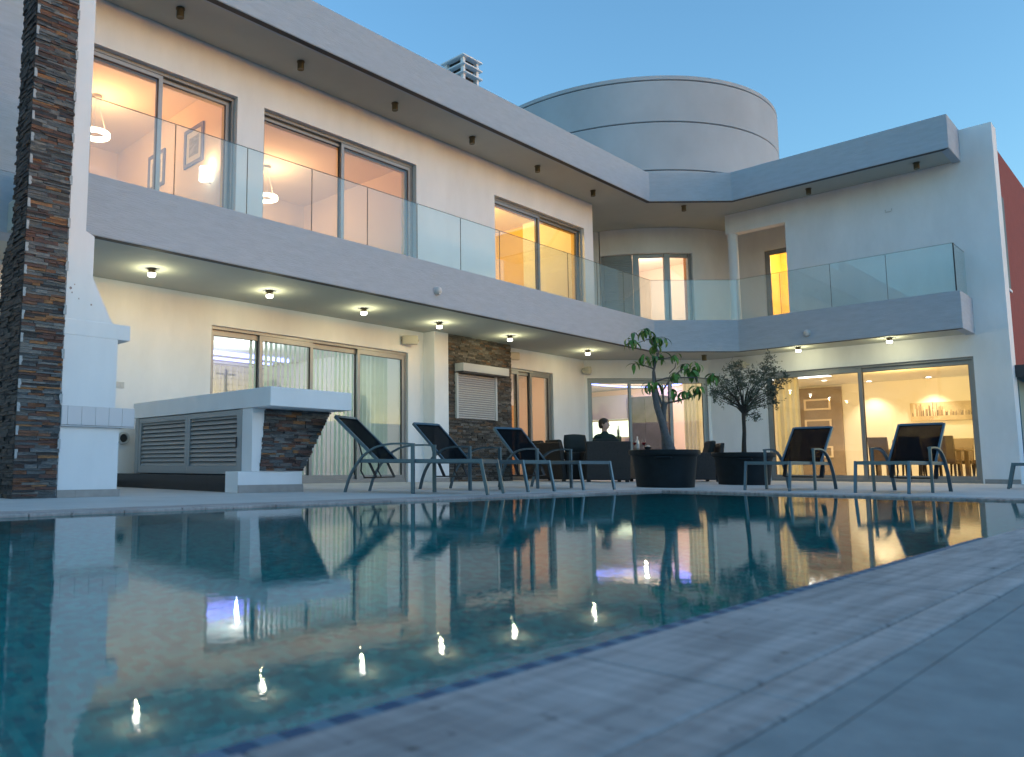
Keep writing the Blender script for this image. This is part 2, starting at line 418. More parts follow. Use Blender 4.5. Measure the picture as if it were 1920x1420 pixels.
# coping stones: each its own piece, rounded nose over the water
cope = bpy.data.objects.new('pool_edge', None); COL.objects.link(cope); cope['kind'] = 'structure'
def cope_piece(L, wd, nose=.03, th=.046):
    b = MB(); b.box(.0015, L - .0015, -nose, wd, -th, 0); return b
_cm = {}
def put_cope(x, y, L, rz, wd, m='coping'):
    k = (round(L, 3), round(wd, 3), m)
    if k not in _cm:
        o = cope_piece(L, wd).build('coping_stone', m, cope, local=True, bevel=.007); _cm[k] = o
    else: o = copy_obj(_cm[k], cope)
    o.location = (x, y, random.uniform(-.0012, .0008)); o.rotation_euler = (0, 0, rz)
n = 24; L = (PX1 - PX0) / n
for i in range(n):
    put_cope(PX0 + i * L, PY1, L, 0, COPE)                        # far side
    put_cope(PX0 + (i + 1) * L, PY0, L, math.pi, .228)            # near side, first row
    put_cope(PX0 + (i + 1) * L, PY0 - .2305 - .03 + .0, L, math.pi, .044)
m_ = 8; L2 = (PY1 - PY0) / m_
for i in range(m_): put_cope(PX1, PY1 - i * L2, L2, -math.pi / 2, COPE)
put_cope(PX1, PY1, COPE, 0, COPE)
# overflow edge on the near side: a row of small mosaic tiles
def mosaic():
    o1 = None; o2 = None; x = -1.2; k = 0
    while x < 4.2:
        mname = 'mosaic_dark' if k % 2 == 0 else 'mosaic_pale'
        src = o1 if k % 2 == 0 else o2
        if src is None:
            b = MB(); b.box(.001, .0345, 0, .03, -.02, 0); src = b.build('mosaic_tile', mname, cope, local=True)
            if k % 2 == 0: o1 = src
            else: o2 = src
            o = src
        else: o = copy_obj(src, cope)
        o.location = (x, PY0 + .031, -.006); x += .036; k += 1
mosaic()

# unseen wall added behind the camera to block the low horizon glow
gw = thing('glow_block_wall', (6, -6.2, 0), 'white wall added out of view to block the low horizon glow', 'wall')
b = MB(); b.box(-9, 30, -6.3, -6.1, -.33, 2.3); b.build('wall', 'cement', gw)
b = MB(); b.box(-9, 30, -6.34, -6.06, 2.301, 2.36); b.build('wall_cap', 'plaster', gw)

# ================================================================== HOUSE
house = thing('house', (10, 10, 0), 'white two storey flat roofed house with glass railed balcony and round tower', 'house')

def offset_path(path, d):
    """offset a polyline to its left side by d (mitred)"""
    out = []
    for i, p in enumerate(path):
        P = Vector(p)
        dirs = []
        if i > 0: dirs.append((P - Vector(path[i - 1])).normalized())
        if i < len(path) - 1: dirs.append((Vector(path[i + 1]) - P).normalized())
        ns = [Vector((-q.y, q.x)) for q in dirs]
        if len(ns) == 1: o = ns[0] * d
        else:
            bis = (ns[0] + ns[1]).normalized(); o = bis * (d / bis.dot(ns[0]))
        out.append((P.x + o.x, P.y + o.y))
    return out
FPATH = [(2.74, YF), PA, PB, (XF, 3.12), (XW - .002, 3.12)]
FIN = offset_path(FPATH, .15)
def fascia(name, z0, z1):
    b = MB(); b.prism(FPATH + FIN[::-1], z0, z1); return b.build(name, 'fascia', house, bevel=.012)
fascia('balcony_fascia', ZBB, ZBT)
fascia('roof_fascia', ZRB, ZRT)
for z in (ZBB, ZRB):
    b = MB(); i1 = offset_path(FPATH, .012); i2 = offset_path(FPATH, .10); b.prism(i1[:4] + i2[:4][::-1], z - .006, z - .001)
    b.build('underside_shade', 'shade_grey', house)  # dark strip paints in the shade under the fascia front
bal_in = FIN[:3] + [(FIN[3][0], 3.27)]
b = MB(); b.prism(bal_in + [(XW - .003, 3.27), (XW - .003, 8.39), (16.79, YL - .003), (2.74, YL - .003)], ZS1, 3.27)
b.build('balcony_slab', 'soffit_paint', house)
b = MB(); b.prism(bal_in + [(XW - .003, 3.27), (XW - .003, 8.39), (16.79, YU - .003), (2.74, YU - .003)], 3.2705, 3.285); b.build('balcony_floor', 'deck', house)  # pale layer added over the slab to bounce light onto the walls
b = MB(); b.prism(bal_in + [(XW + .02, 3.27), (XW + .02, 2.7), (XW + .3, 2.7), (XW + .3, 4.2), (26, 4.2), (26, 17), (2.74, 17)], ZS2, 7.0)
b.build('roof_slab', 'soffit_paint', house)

def wall(name, org, ang, length, z0, z1, th, openings, m='plaster', parent=None, u_start=0):
    """wall along direction ang from org, inner side to the left; openings (u0,u1,z0,z1)"""
    us = sorted({u_start, length} | {q for o in openings for q in o[:2]}); zs = sorted({z0, z1} | {q for o in openings for q in o[2:]})
    us = [q for q in us if u_start <= q <= length]; zs = [q for q in zs if z0 <= q <= z1]
    def solid(i, k):
        if i < 0 or k < 0 or i >= len(us) - 1 or k >= len(zs) - 1: return False
        cu, cz = (us[i] + us[i + 1]) / 2, (zs[k] + zs[k + 1]) / 2
        return not any(o[0] < cu < o[1] and o[2] < cz < o[3] for o in openings)
    b = MB()
    for i in range(len(us) - 1):
        for k in range(len(zs) - 1):
            if not solid(i, k): continue
            a, c, e, f = us[i], us[i + 1], zs[k], zs[k + 1]
            b.add([(a, 0, e), (c, 0, e), (c, 0, f), (a, 0, f)], [(0, 1, 2, 3)])
            b.add([(a, th, e), (c, th, e), (c, th, f), (a, th, f)], [(3, 2, 1, 0)])
            if not solid(i - 1, k): b.add([(a, 0, e), (a, th, e), (a, th, f), (a, 0, f)], [(3, 2, 1, 0)])
            if not solid(i + 1, k): b.add([(c, 0, e), (c, th, e), (c, th, f), (c, 0, f)], [(0, 1, 2, 3)])
            if not solid(i, k - 1): b.add([(a, 0, e), (c, 0, e), (c, th, e), (a, th, e)], [(3, 2, 1, 0)])
            if not solid(i, k + 1): b.add([(a, 0, f), (c, 0, f), (c, th, f), (a, th, f)], [(0, 1, 2, 3)])
    # weld so shading and normals are consistent
    ca, sa = math.cos(ang), math.sin(ang)
    o = b.build(name, m, parent or house, xf=lambda v: (org[0] + v[0] * ca - v[1] * sa, org[1] + v[0] * sa + v[1] * ca, v[2]))
    bm = bmesh.new(); bm.from_mesh(o.data); bmesh.ops.remove_doubles(bm, verts=bm.verts, dist=1e-4); bmesh.ops.recalc_face_normals(bm, faces=bm.faces); bm.to_mesh(o.data); bm.free()
    return o
def frame_xf(org, ang):
    ca, sa = math.cos(ang), math.sin(ang)
    return lambda v: (org[0] + v[0] * ca - v[1] * sa, org[1] + v[0] * sa + v[1] * ca, v[2])

def glazing(name, org, ang, u0, u1, z0, z1, set_, divs, sill=.05, stag=True, stile=.062, reveal=None, handle=None, head=.075):
    """outer frame with sliding sashes; divs = inner boundaries"""
    xf = frame_xf(org, ang)
    b = MB(); d = .13
    b.box(u0, u0 + .045, set_, set_ + d, z0, z1); b.box(u1 - .045, u1, set_, set_ + d, z0, z1)
    b.box(u0 + .045, u1 - .045, set_, set_ + d, z1 - .05, z1); b.box(u0 + .045, u1 - .045, set_, set_ + d, z0, z0 + sill)
    fr = b.build(name, 'alu', house, xf=xf)
    ed = [u0 + .045] + list(divs) + [u1 - .045]
    for i in range(len(ed) - 1):
        y = set_ + (.012 if (i % 2 == 0) == (stag is True) else .065); y2 = y + .042
        a = ed[i] - (stile / 2 if i > 0 else 0); c = ed[i + 1] + (stile / 2 if i < len(ed) - 2 else 0)
        zb_, zt_ = z0 + sill + .002, z1 - .052
        b = MB()
        b.box(a, a + stile, y, y2, zb_, zt_); b.box(c - stile, c, y, y2, zb_, zt_)
        b.box(a + stile, c - stile, y, y2, zt_ - head, zt_); b.box(a + stile, c - stile, y, y2, zb_, zb_ + .075)
        s = b.build('sash', 'alu', fr, xf=xf)
        b = MB()   # black gasket round the pane
        g = .008
        for q in ((a + stile, a + stile + g, zb_ + .075, zt_ - head), (c - stile - g, c - stile, zb_ + .075, zt_ - head)):
            b.box(q[0], q[1], y + .006, y2 - .006, q[2], q[3])
        b.box(a + stile, c - stile, y + .006, y2 - .006, zt_ - head - g, zt_ - head - .0005)
        b.build('gasket', 'alu_dark', fr, xf=xf)
        b = MB(); yy = (y + y2) / 2
        b.box(a + stile - .004, c - stile + .004, yy - .003, yy + .003, zb_ + .07, zt_ - head + .004)
        b.build('pane', 'pane', fr, xf=xf)
    if reveal:
        b = MB()
        b.box(u0, u1, set_ + d + .002, .30, z1 - .10, z1 - .0)
        b.box(u1 - .09, u1, set_ + d + .002, .30, z0, z1 - .10)
        b.build('reveal_lining', reveal, fr, xf=xf)
    return fr

# ---- left wing, upper wall and windows
wall('wall', (2.74, YU), 0, 15.86 - 2.74, 3.272, ZS2 - .002, .26, [(.9, 3.305, 3.272, 5.84), (3.79, 7.165, 3.272, 5.83), (9.445, 12.745, 3.272, 5.82)])
wall('wall', (15.86, YU + .26), math.pi / 2, 1.6, 3.272, ZS2 - .002, .2, [])
glazing('sliding_window', (2.74, YU), 0, .9, 3.305, 3.272, 5.84, .09, [2.10], reveal='int_yellow', head=.055)
glazing('sliding_window', (2.74, YU), 0, 3.79, 7.165, 3.272, 5.83, .09, [5.475], stag=False, reveal='int_yellow', head=.055)
glazing('sliding_window', (2.74, YU), 0, 9.445, 12.745, 3.272, 5.82, .09, [11.10], reveal='int_yellow', head=.055)

# ---- left wing, ground floor
wall('wall', (-5, YL), 0, 16.03, 0, ZS1 - .001, .25, [(11.24, 15.60, 0, 2.497)])
glazing('sliding_door', (-5, YL), 0, 11.24, 15.60, 0, 2.497, .05, [12.22, 13.28, 14.38], sill=.06, stag=False, head=.085)
b = MB(); b.box(11.03, 11.44, 10.25, 10.80, 0, ZS1 - .001); b.build('pier', 'plaster', house, bevel=.008)
b = MB(); b.box(11.44, 13.45, 10.27, 10.80, 0, ZS1 - .001); kit = b.build('kitchen_wall', 'cement', house)
wall('wall', (13.45, YL), 0, 3.35, 0, ZS1 - .001, .25, [(.06, 2.0, 0, 2.497)])
glazing('glass_door', (13.45, YL), 0, .06, 2.0, 0, 2.497, .05, [.72, 1.22], sill=.05, head=.07)
DIAG_A = math.atan2(8.40 - YL, XW - 16.80); DIAG_L = math.hypot(8.40 - YL, XW - 16.80)
wall('wall', (16.80, YL), DIAG_A, DIAG_L, 0, ZS1 - .001, .2, [(.07, DIAG_L - .07, 0, 2.49)])
glazing('sliding_door', (16.80, YL), DIAG_A, .07, DIAG_L - .07, 0, 2.49, .04, [1.12, 2.12], sill=.06, head=.07)

# ---- right wing wall (faces -X): u runs along -Y from Y=8.40
wall('wall', (XW, 8.40), -math.pi / 2, 8.40 - 2.60, 0, ZS1 - .001, .25, [(1.30, 5.22, 0, 2.497)])
glazing('sliding_door', (XW, 8.40), -math.pi / 2, 1.30, 5.22, 0, 2.497, .06, [3.22], sill=.06, head=.085)
wall('wall', (XW, 7.86), -math.pi / 2, 7.86 - 2.60, ZS1 - .001, 7.13, .25, [(-.01, 1.37, 3.27, 6.0)])
b = MB(); b.lathe([(.115, 3.27), (.115, 6.0)], XW + .125, 7.745, 0, 28); b.build('column', 'plaster', house, smooth=True)
# end wall of the right wing: white return strip, then the red side wall
b = MB(); b.box(XW + .25, XW + .46, 2.60, 2.85, 0, 7.13); b.build('wall', 'plaster', house)
b = MB(); b.box(XW + .461, 30, 2.63, 2.9, 2.30, 6.74); red = b.build('red_wall', 'red_render', house); red['label'] = 'dark red rendered side wall'
b = MB(); b.box(XW + .56, XW + .80, 2.615, 2.629, 3.85, 5.75); b.build('side_window', 'alu_dark', house)
b = MB(); b.box(XW + .53, XW + .83, 2.60, 2.629, 3.80, 3.848); b.build('window_sill', 'plaster', house)
b = MB(); b.box(XW + .30, 26, 1.95, 2.599, 2.06, 2.29); b.build('canopy', 'alu_dark', house)
b = MB(); b.box(XW + .461, 26, 2.585, 2.66, 0, 2.055); b.build('side_door', 'teal_panel', house)
# recessed terrace behind the column
wall('wall', (20.45, 8.6), -math.pi / 2, 2.2, 3.27, ZS2 - .002, .2, [(1.08, 2.0, 3.27, 5.80)])
glazing('balcony_door', (20.45, 8.6), -math.pi / 2, 1.08, 2.0, 3.27, 5.80, .04, [], sill=.05, head=.06)
b = MB(); b.box(XW + .26, 20.44, 6.29, 6.485, 3.27, ZS2 - .002); b.build('wall', 'plaster', house)
b = MB(); b.prism([(XW + .01, 8.39), (XW + .01, 2.8), (26, 2.8), (26, 17), (2.75, 17), (2.75, YL + .01), (16.79, YL + .01)], ZS1 + .01, 3.268); b.build('floor_slab', 'int_wall', house)

# ---- round tower
TC = (21.72, 12.31)
def arc(r, a0, a1, n): return [(TC[0] + r * math.cos(a0 + (a1 - a0) * i / n), TC[1] + r * math.sin(a0 + (a1 - a0) * i / n)) for i in range(n + 1)]
b = MB(); NT = 128
def ring(r, z): return [(TC[0] + r * math.cos(2 * math.pi * i / NT), TC[1] + r * math.sin(2 * math.pi * i / NT), z) for i in range(NT)]
RT = 4.58
def drum(z0, z1): 
    b = MB(); b.loft([ring(RT - .02, z0), ring(RT, z0 + .012), ring(RT, z1 - .012), ring(RT - .02, z1)]); return b.build('tower_drum', 'tower_render', tower, smooth=True)
b.loft([ring(RT - .035, 6.9), ring(RT - .035, 10.42)]); tower = b.build('tower', 'groove', house, smooth=True)
for z0, z1 in ((6.95, 7.865), (7.885, 9.16), (9.18, 10.29), (10.31, 10.43)): drum(z0, z1)

# curved upper wall under the roof (same axis as the tower), with corner window
RL = 4.17
def polar(r, a, z): return (TC[0] + r * math.cos(a), TC[1] + r * math.sin(a), z)
A0, A1 = R(196), R(262)
W0, W1, WZ = R(203.2), R(235.4), 5.82
def curved_wall():
    b = MB(); n = 60
    angs = sorted({A0 + (A1 - A0) * i / n for i in range(n + 1)} | {W0, W1})
    for i in range(len(angs) - 1):
        a, c = angs[i], angs[i + 1]; mid = (a + c) / 2
        zlo = WZ if W0 < mid < W1 else 3.27
        for r in (RL, RL - .22):
            b.add([polar(r, a, zlo), polar(r, c, zlo), polar(r, c, ZS2 - .002), polar(r, a, ZS2 - .002)], [(0, 1, 2, 3)])
        if W0 < mid < W1: b.add([polar(RL, a, WZ), polar(RL, c, WZ), polar(RL - .22, c, WZ), polar(RL - .22, a, WZ)], [(0, 1, 2, 3)])
    for a in (W0, W1): b.add([polar(RL, a, 3.27), polar(RL - .22, a, 3.27), polar(RL - .22, a, WZ), polar(RL, a, WZ)], [(0, 1, 2, 3)])
    o = b.build('curved_wall', 'plaster', house)
    bm = bmesh.new(); bm.from_mesh(o.data); bmesh.ops.remove_doubles(bm, verts=bm.verts, dist=1e-4); bmesh.ops.recalc_face_normals(bm, faces=bm.faces); bm.to_mesh(o.data); bm.free()
    o.data.polygons.foreach_set('use_smooth', [True] * len(o.data.polygons)); o.data.set_sharp_from_angle(angle=R(30))
curved_wall()
def corner_window():
    fr = MB(); segs = [W0, R(215.5), R(226.5), W1]
    for i, a in enumerate(segs):
        wd = .075 if 0 < i < 3 else .05
        p = Vector(polar(RL - .13, a, 0)); t = Vector((-math.sin(a), math.cos(a), 0)); nrm = Vector((math.cos(a), math.sin(a), 0))
        if i == 0: p += t * .03
        if i == 3: p -= t * .03
        q = [p + t * wd * sx + nrm * .05 * sy for sx, sy in ((-1, -1), (1, -1), (1, 1), (-1, 1))]
        fr.loft([[(v.x, v.y, 3.27) for v in q], [(v.x, v.y, WZ - .004) for v in q]])
    o = fr.build('corner_window', 'alu', house)
    for i in range(3):
        p, q = Vector(polar(RL - .13, segs[i], 0)), Vector(polar(RL - .13, segs[i + 1], 0)); d = (q - p).normalized(); p = p + d * .085; q = q - d * .085
        nrm = Vector((d.y, -d.x, 0))
        b = MB()
        for z0, z1 in ((WZ - .10, WZ - .005), (3.275, 3.36)): b.bar((p.x, p.y, (z0 + z1) / 2), (q.x, q.y, (z0 + z1) / 2), .06, z1 - z0)
        b.bar((p.x, p.y, 4.5), (p.x, p.y, 4.501), .01, .01)
        b.build('sash', 'alu', o)
        if i == 2: continue
        b = MB(); b.bar((p.x, p.y, 4.54), (q.x, q.y, 4.54), .006, 2.36); b.build('pane', 'pane', o)
    # closed roller shutter on the first bay: each lath a piece   (largest azimuth faces the left wing)
    p, q = Vector(polar(RL - .12, segs[0], 0)), Vector(polar(RL - .12, segs[1], 0)); d = (q - p).normalized(); p = p + d * .085; q = q - d * .085
    nl = 46; src = None; h = 2.36 / nl
    for k in range(nl):
        z = 3.36 + h * (k + .5)
        if src is None:
            b = MB(); b.bar((p.x, p.y, z), (q.x, q.y, z), .035, h * .82); src = b.build('shutter_lath', 'alu', o); z00 = z
        else:
            c = copy_obj(src, o); c.location = (0, 0, z - z00)
    b = MB(); b.bar((p.x + .03, p.y + .02, 4.54), (q.x + .03, q.y + .02, 4.54), .02, 2.36); b.build('shutter_back', 'alu_dark', o)
    # third bay pane
    p, q = Vector(polar(RL - .13, segs[2], 0)), Vector(polar(RL - .13, segs[3], 0)); d = (q - p).normalized(); p = p + d * .085; q = q - d * .085
    b = MB(); b.bar((p.x, p.y, 4.54), (q.x, q.y, 4.54), .006, 2.36); b.build('pane', 'pane', o)
corner_window()

# ---- left block beyond the barbecue
b = MB(); b.box(-6, 3.12, 9.26, 9.55, ZBT + .03, ZRB - .01); b.box(-6, 2.735, 9.26, 9.55, ZRB - .009, 8.2); b.build('wall', 'fascia', house)
b = MB(); b.box(-6, 2.95, 9.19, 9.56, ZBB + .012, ZBT - .002); b.build('balcony_fascia', 'fascia', house)
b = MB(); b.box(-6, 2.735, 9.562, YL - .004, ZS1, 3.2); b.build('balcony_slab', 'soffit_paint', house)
b = MB(); b.box(2.50, 2.738, 9.57, 17, 3.21, 7.2); b.build('wall', 'fascia', house)

# ---- skirting tiles
def skirt(org, ang, u0, u1, step=.6, h=.085):
    n = max(1, round((u1 - u0) / step)); st = (u1 - u0) / n; xf = frame_xf(org, ang); sk = None
    for i in range(n):
        b = MB(); b.box(u0 + i * st + .001, u0 + (i + 1) * st - .001, -.012, -.0005, .0005, h); b.build('skirting_tile', 'skirting', house, xf=xf)
skirt((-5, YL), 0, 5, 11.2); skirt((11.03, 10.25), 0, 0, .41, .41); skirt((13.45, YL), 0, 2.03, 3.3)
skirt((16.80, YL), DIAG_A, DIAG_L - .06, DIAG_L, .2); skirt((XW, 8.40), -math.pi / 2, .02, 1.28); skirt((XW, 8.40), -math.pi / 2, 5.25, 5.79)

# ---- glass balustrade
def balustrade():
    path = offset_path(FPATH, .075)
    b = MB(); i1, i2 = offset_path(FPATH, .066), offset_path(FPATH, .084); b.prism(i1 + i2[::-1], ZBT - .0, ZBT + .012)
    base = b.build('balustrade', 'alu', house)
    def panes(p, q, cuts, z1=4.60):
        p, q = Vector((*p, 0)), Vector((*q, 0)); d = (q - p).normalized(); Ln = (q - p).length
        cs = [0] + cuts + [Ln]
        for i in range(len(cs) - 1):
            a = p + d * (cs[i] + .008); c = p + d * (cs[i + 1] - .008)
            b = MB(); b.bar((a.x, a.y, (ZBT + z1) / 2 + .005), (c.x, c.y, (ZBT + z1) / 2 + .005), .012, z1 - ZBT - .01); b.build('glass_panel', 'rail_glass', base)
            b = MB(); b.bar((a.x, a.y, z1 + .0025), (c.x, c.y, z1 + .0025), .012, .005); b.build('glass_edge', 'glass_edge', base)
            if i: m_ = p + d * cs[i]; b = MB(); b.bar((m_.x, m_.y, ZBT + .012), (m_.x, m_.y, z1), .007, .011, (d.y, -d.x, 0)); b.build('seal', 'glass_edge', base)
    xs = [3.43, 4.52, 5.60, 6.71, 7.80, 8.90, 9.98, 11.06, 12.17, 13.26, 14.35, 15.42]
    panes(path[0], path[1], [x - path[0][0] for x in xs])
    panes(path[1], path[2], [.42])
    ys = [6.33, 5.33, 4.31]
    panes(path[2], path[3], [path[2][1] - y for y in ys])
    panes(path[3], path[4], [])
    # dark silicone / clamp line at the outer corner
    b = MB(); b.box(path[3][0] - .016, path[3][0] + .004, path[3][1] - .016, path[3][1] + .004, ZBT, 4.6); b.build('corner_profile', 'alu_dark', base)
balustrade()

# ---- chimney on the roof
def chimney():
    x0, x1, y0, y1 = 11.92, 12.45, 10.2, 10.75
    b = MB(); b.box(x0, x1, y0, y1, 7.0, 8.42); c = b.build('chimney', 'plaster', house)
    z = 8.42
    for k in range(3):
        for xa in (x0 + .01, x1 - .08):
            for ya in (y0 + .01, y1 - .08): b = MB(); b.box(xa, xa + .07, ya, ya + .07, z + .0005, z + .155); b.build('post', 'plaster', c)
        b = MB(); b.box(x0 + .09, x1 - .09, y0 + .09, y1 - .09, z + .0005, z + .155); b.build('flue', 'groove', c)
        o = .05
        b = MB(); b.box(x0 - o, x1 + o, y0 - o, y1 + o, z + .156, z + .185); b.build('cap_plate', 'plaster', c)
        z += .1855
chimney()

# ================================================================== STONE CLADDING
def stone_mb(w, h, d, rnd):
    """one split-face stone: back at y=0, face towards -y"""
    j = lambda a: rnd.uniform(-a, a)
    x = [0, w * rnd.uniform(.3, .7), w]
    front = [(x[0], -d + j(.005), 0), (x[1], -d + j(.009), j(.002)), (x[2], -d + j(.005), 0), (x[2], -d + j(.005), h), (x[1], -d + j(.009), h + j(.002)), (x[0], -d + j(.005), h)]
    back = [(x[0], 0, 0), (x[1], 0, 0), (x[2], 0, 0), (x[2], 0, h), (x[1], 0, h), (x[0], 0, h)]
    m = MB(); m.loft([back, front]); return m
def courses(x0f, x1f, z0, z1, hs, ls, rnd):
    """rows of (x,w,z,h); x0f/x1f give the edges at a height"""
    out = []; z = z0
    while z < z1 - .008:
        h = min(rnd.choice(hs), z1 - z); a, c = x0f(z + h / 2), x1f(z + h / 2); x = a
        while x < c - .012:
            w = rnd.uniform(*ls)
            if c - (x + w) < ls[0] * .6: w = c - x
            out.append((x, w, z, h)); x += w
        z += h
    return out
def clad(parent, rows, y, mat_obj, mat_stuff, rnd, limit, dmin=.010, dmax=.022, stuff_name='stone_cladding'):
    rows = sorted(rows, key=lambda q: q[2]); stuff = MB()
    for i, (x, w, z, h) in enumerate(rows):
        d = rnd.uniform(dmin, dmax); m = stone_mb(w - .002, h - .002, d, rnd)
        if i < limit:
            o = m.build('stone', mat_obj, parent, local=True); off = Vector((0, 0, 0)); p = parent
            while p is not None: off += p.location; p = p.parent
            o.location = Vector((x + .001, y, z + .001)) - off
        else: stuff.add([(v[0] + x + .001, v[1] + y, v[2] + z + .001) for v in m.v], m.f)
    if stuff.f: tag(stuff.build(stuff_name, mat_stuff, parent), None, None, kind='stuff')

rnd = random.Random(3)
# kitchen wall panel on the house
clad(kit, courses(lambda z: 11.445, lambda z: 13.455, 0.0, ZS1 - .012, (.028, .034, .04, .046), (.07, .26), rnd), 10.268, 'stone', 'stone_wall', rnd, 0, .008, .03)
for (xa, xb, za, zb2) in ():
    pass

# ================================================================== BARBECUE CHIMNEY
bbq = thing('barbecue', (2.75, 7.1, 0), 'tall outdoor barbecue with white hood and stone clad chimney at the poolside', 'barbecue')
YB = 7.10
prof = [(2.66, 0), (3.22, 0), (3.22, .645), (3.175, .645), (3.175, 1.50), (3.175, 1.60), (3.11, 1.655), (2.905, 2.06), (2.905, 2.46), (2.82, 2.50), (2.82, 5.6), (2.66, 5.6)]
def xz_prism(b, prof, y0, y1):
    n = len(prof); vs = [(x, y0, z) for x, z in prof] + [(x, y1, z) for x, z in prof]
    b.add(vs, [tuple(range(n)), tuple(range(2 * n - 1, n - 1, -1))] + [(i, (i + 1) % n, n + (i + 1) % n, n + i) for i in range(n)])
b = MB(); xz_prism(b, prof, YB, YB + .34); b.build('hood', 'plaster', bbq)
b = MB(); b.box(2.655, 3.30, YB - .004, YB + .5, 1.495, 1.645); b.build('mantel', 'plaster', bbq, bevel=.006)
b = MB(); b.box(2.655, 3.36, YB - .03, YB + .5, .655, .835); ct = b.build('counter', 'cement', bbq)
x = 2.655
for wd in (.055, .13, .13, .13, .13, .125):
    b = MB(); b.box(x + .0015, x + wd - .0015, YB - .040, YB - .030, .663, .833); b.build('tile', 'white_tile', ct); x += wd
b = MB(); b.box(2.655, 3.362, YB - .043, YB - .002, .648, .6545); b.build('edge_trim', 'white_tile', ct)
x = 2.655
for wd in (.17, .42):
    b = MB(); b.box(x + .001, x + wd - .001, YB - .014, YB - .0005, .001, .07); b.build('skirting_tile', 'skirting', bbq); x += wd
b = MB()   # stone clad core
b.box(2.29, 2.655, YB + .002, YB + .36, 0, 5.6); b.box(2.30, 2.655, YB + .361, YB + .60, 0, 2.2)
core = b.build('chimney_core', 'cement', bbq)
clad(core, courses(lambda z: 2.272, lambda z: 2.653 + rnd.uniform(-.012, .006), 0.0, 5.55, (.018, .022, .027, .034), (.07, .24), rnd), YB, 'stone', 'stone_island', rnd, 300)
# rough side face (towards -X)
def side_clad():
    st = MB(); z = 0.0
    while z < 5.5:
        h = rnd.choice((.018, .022, .028, .036)); y = YB - .002; yend = YB + .36 if z > 2.45 else (YB + .60 if z < 2.2 else YB + .36 + .24 * (2.45 - z) / .25)
        while y < yend - .01:
            w = rnd.uniform(.07, .2); w = min(w, yend - y); d = rnd.uniform(.010, .032); m = stone_mb(w - .002, h - .002, d, rnd)
            st.add([(2.288 + v[1], y + v[0], z + v[2]) for v in m.v], m.f); y += w
        z += h
    tag(st.build('side_cladding', 'stone_side', core), None, None, kind='stuff')
side_clad()
b = MB(); b.prism([(2.29, YB + .361), (2.655, YB + .361), (2.655, YB + .6), (2.29, YB + .6)], 2.2, 2.205); b.build('hood_back', 'cement', core)
# cement strips left where the stone panels interlock
z = .35
k = 0
while z < 5.2:
    b = MB(); xx = 2.268 if k % 2 == 0 else 2.268
    pts = [(xx, z)] + [(xx + .022 + rnd.uniform(-.006, .006), z + .02 * q) for q in range(5)] + [(xx, z + .08)]
    xz_prism(b, pts, YB - .037, YB - .030); b.build('cement_patch', 'cement', core)
    if k % 2 == 0:
        zz = z + .09; b = MB(); pts = [(2.658, zz)] + [(2.634 + rnd.uniform(-.006, .006), zz + .022 * q) for q in range(5)] + [(2.658, zz + .088)]
        xz_prism(b, pts, YB - .036, YB - .030); b.build('cement_patch', 'cement', core)
    z += .205; k += 1
# soot / rust stains as thin flakes on the hood
for (sx, sz, sr) in ((2.70, 1.93, .013), (2.735, 1.97, .007), (2.90, 1.80, .010), (2.78, 1.84, .007), (2.715, 1.89, .007)):
    pts = [(sx + sr * rnd.uniform(.4, 1.1) * math.cos(q * .7), sz + 1.4 * sr * rnd.uniform(.4, 1.1) * math.sin(q * .7)) for q in range(9)]
    b = MB(); xz_prism(b, pts, YB - .0014, YB - .0006); b.build('stain', 'rust_stain', bbq)

# ================================================================== OUTDOOR BAR
bar = thing('bar_counter', (5.2, 7.3, 0), 'outdoor bar counter with pale slab top, louvred cupboard side and stone clad front', 'bar counter')
XL = 4.78
b = MB(); b.box(XL, 5.93, 6.83, 10.1, .935, 1.145); b.build('counter_top', 'plaster', bar, bevel=.006)
fpro = [(4.80, .232), (5.50, .232), (5.92, .932), (4.80, .932)]
b = MB(); xz_prism(b, fpro, 7.20, 7.40); front = b.build('front_wall', 'plaster', bar)
def lx(z): return 4.905 + (z - .24) * .09 + rnd.uniform(-.008, .010)
def rx(z): return 5.495 + (z - .24) * .59 + rnd.uniform(-.012, .012)
clad(front, courses(lx, rx, .238, .926, (.020, .025, .030, .038), (.06, .20), rnd), 7.199, 'stone', 'stone_island', rnd, 300)
b = MB(); b.box(4.63, 5.50, 7.203, 7.46, .0, .2315); b.build('base', 'plaster', bar, bevel=.004)
x = 4.628
for wd in (.66, .22):
    b = MB(); b.box(x + .001, x + wd - .001, 7.189, 7.2025, .001, .085); b.build('skirting_tile', 'skirting', bar); x += wd
for i in range(6):
    y = 7.465 + i * .5; b = MB(); b.box(4.70, 5.4, y + .001, y + .499, .0, .185); b.build('plinth_slab', 'black_granite', bar)
b = MB(); b.box(4.84, 5.55, 7.402, 10.1, .19, .934); body = b.build('cupboard', 'alu_dark', bar)
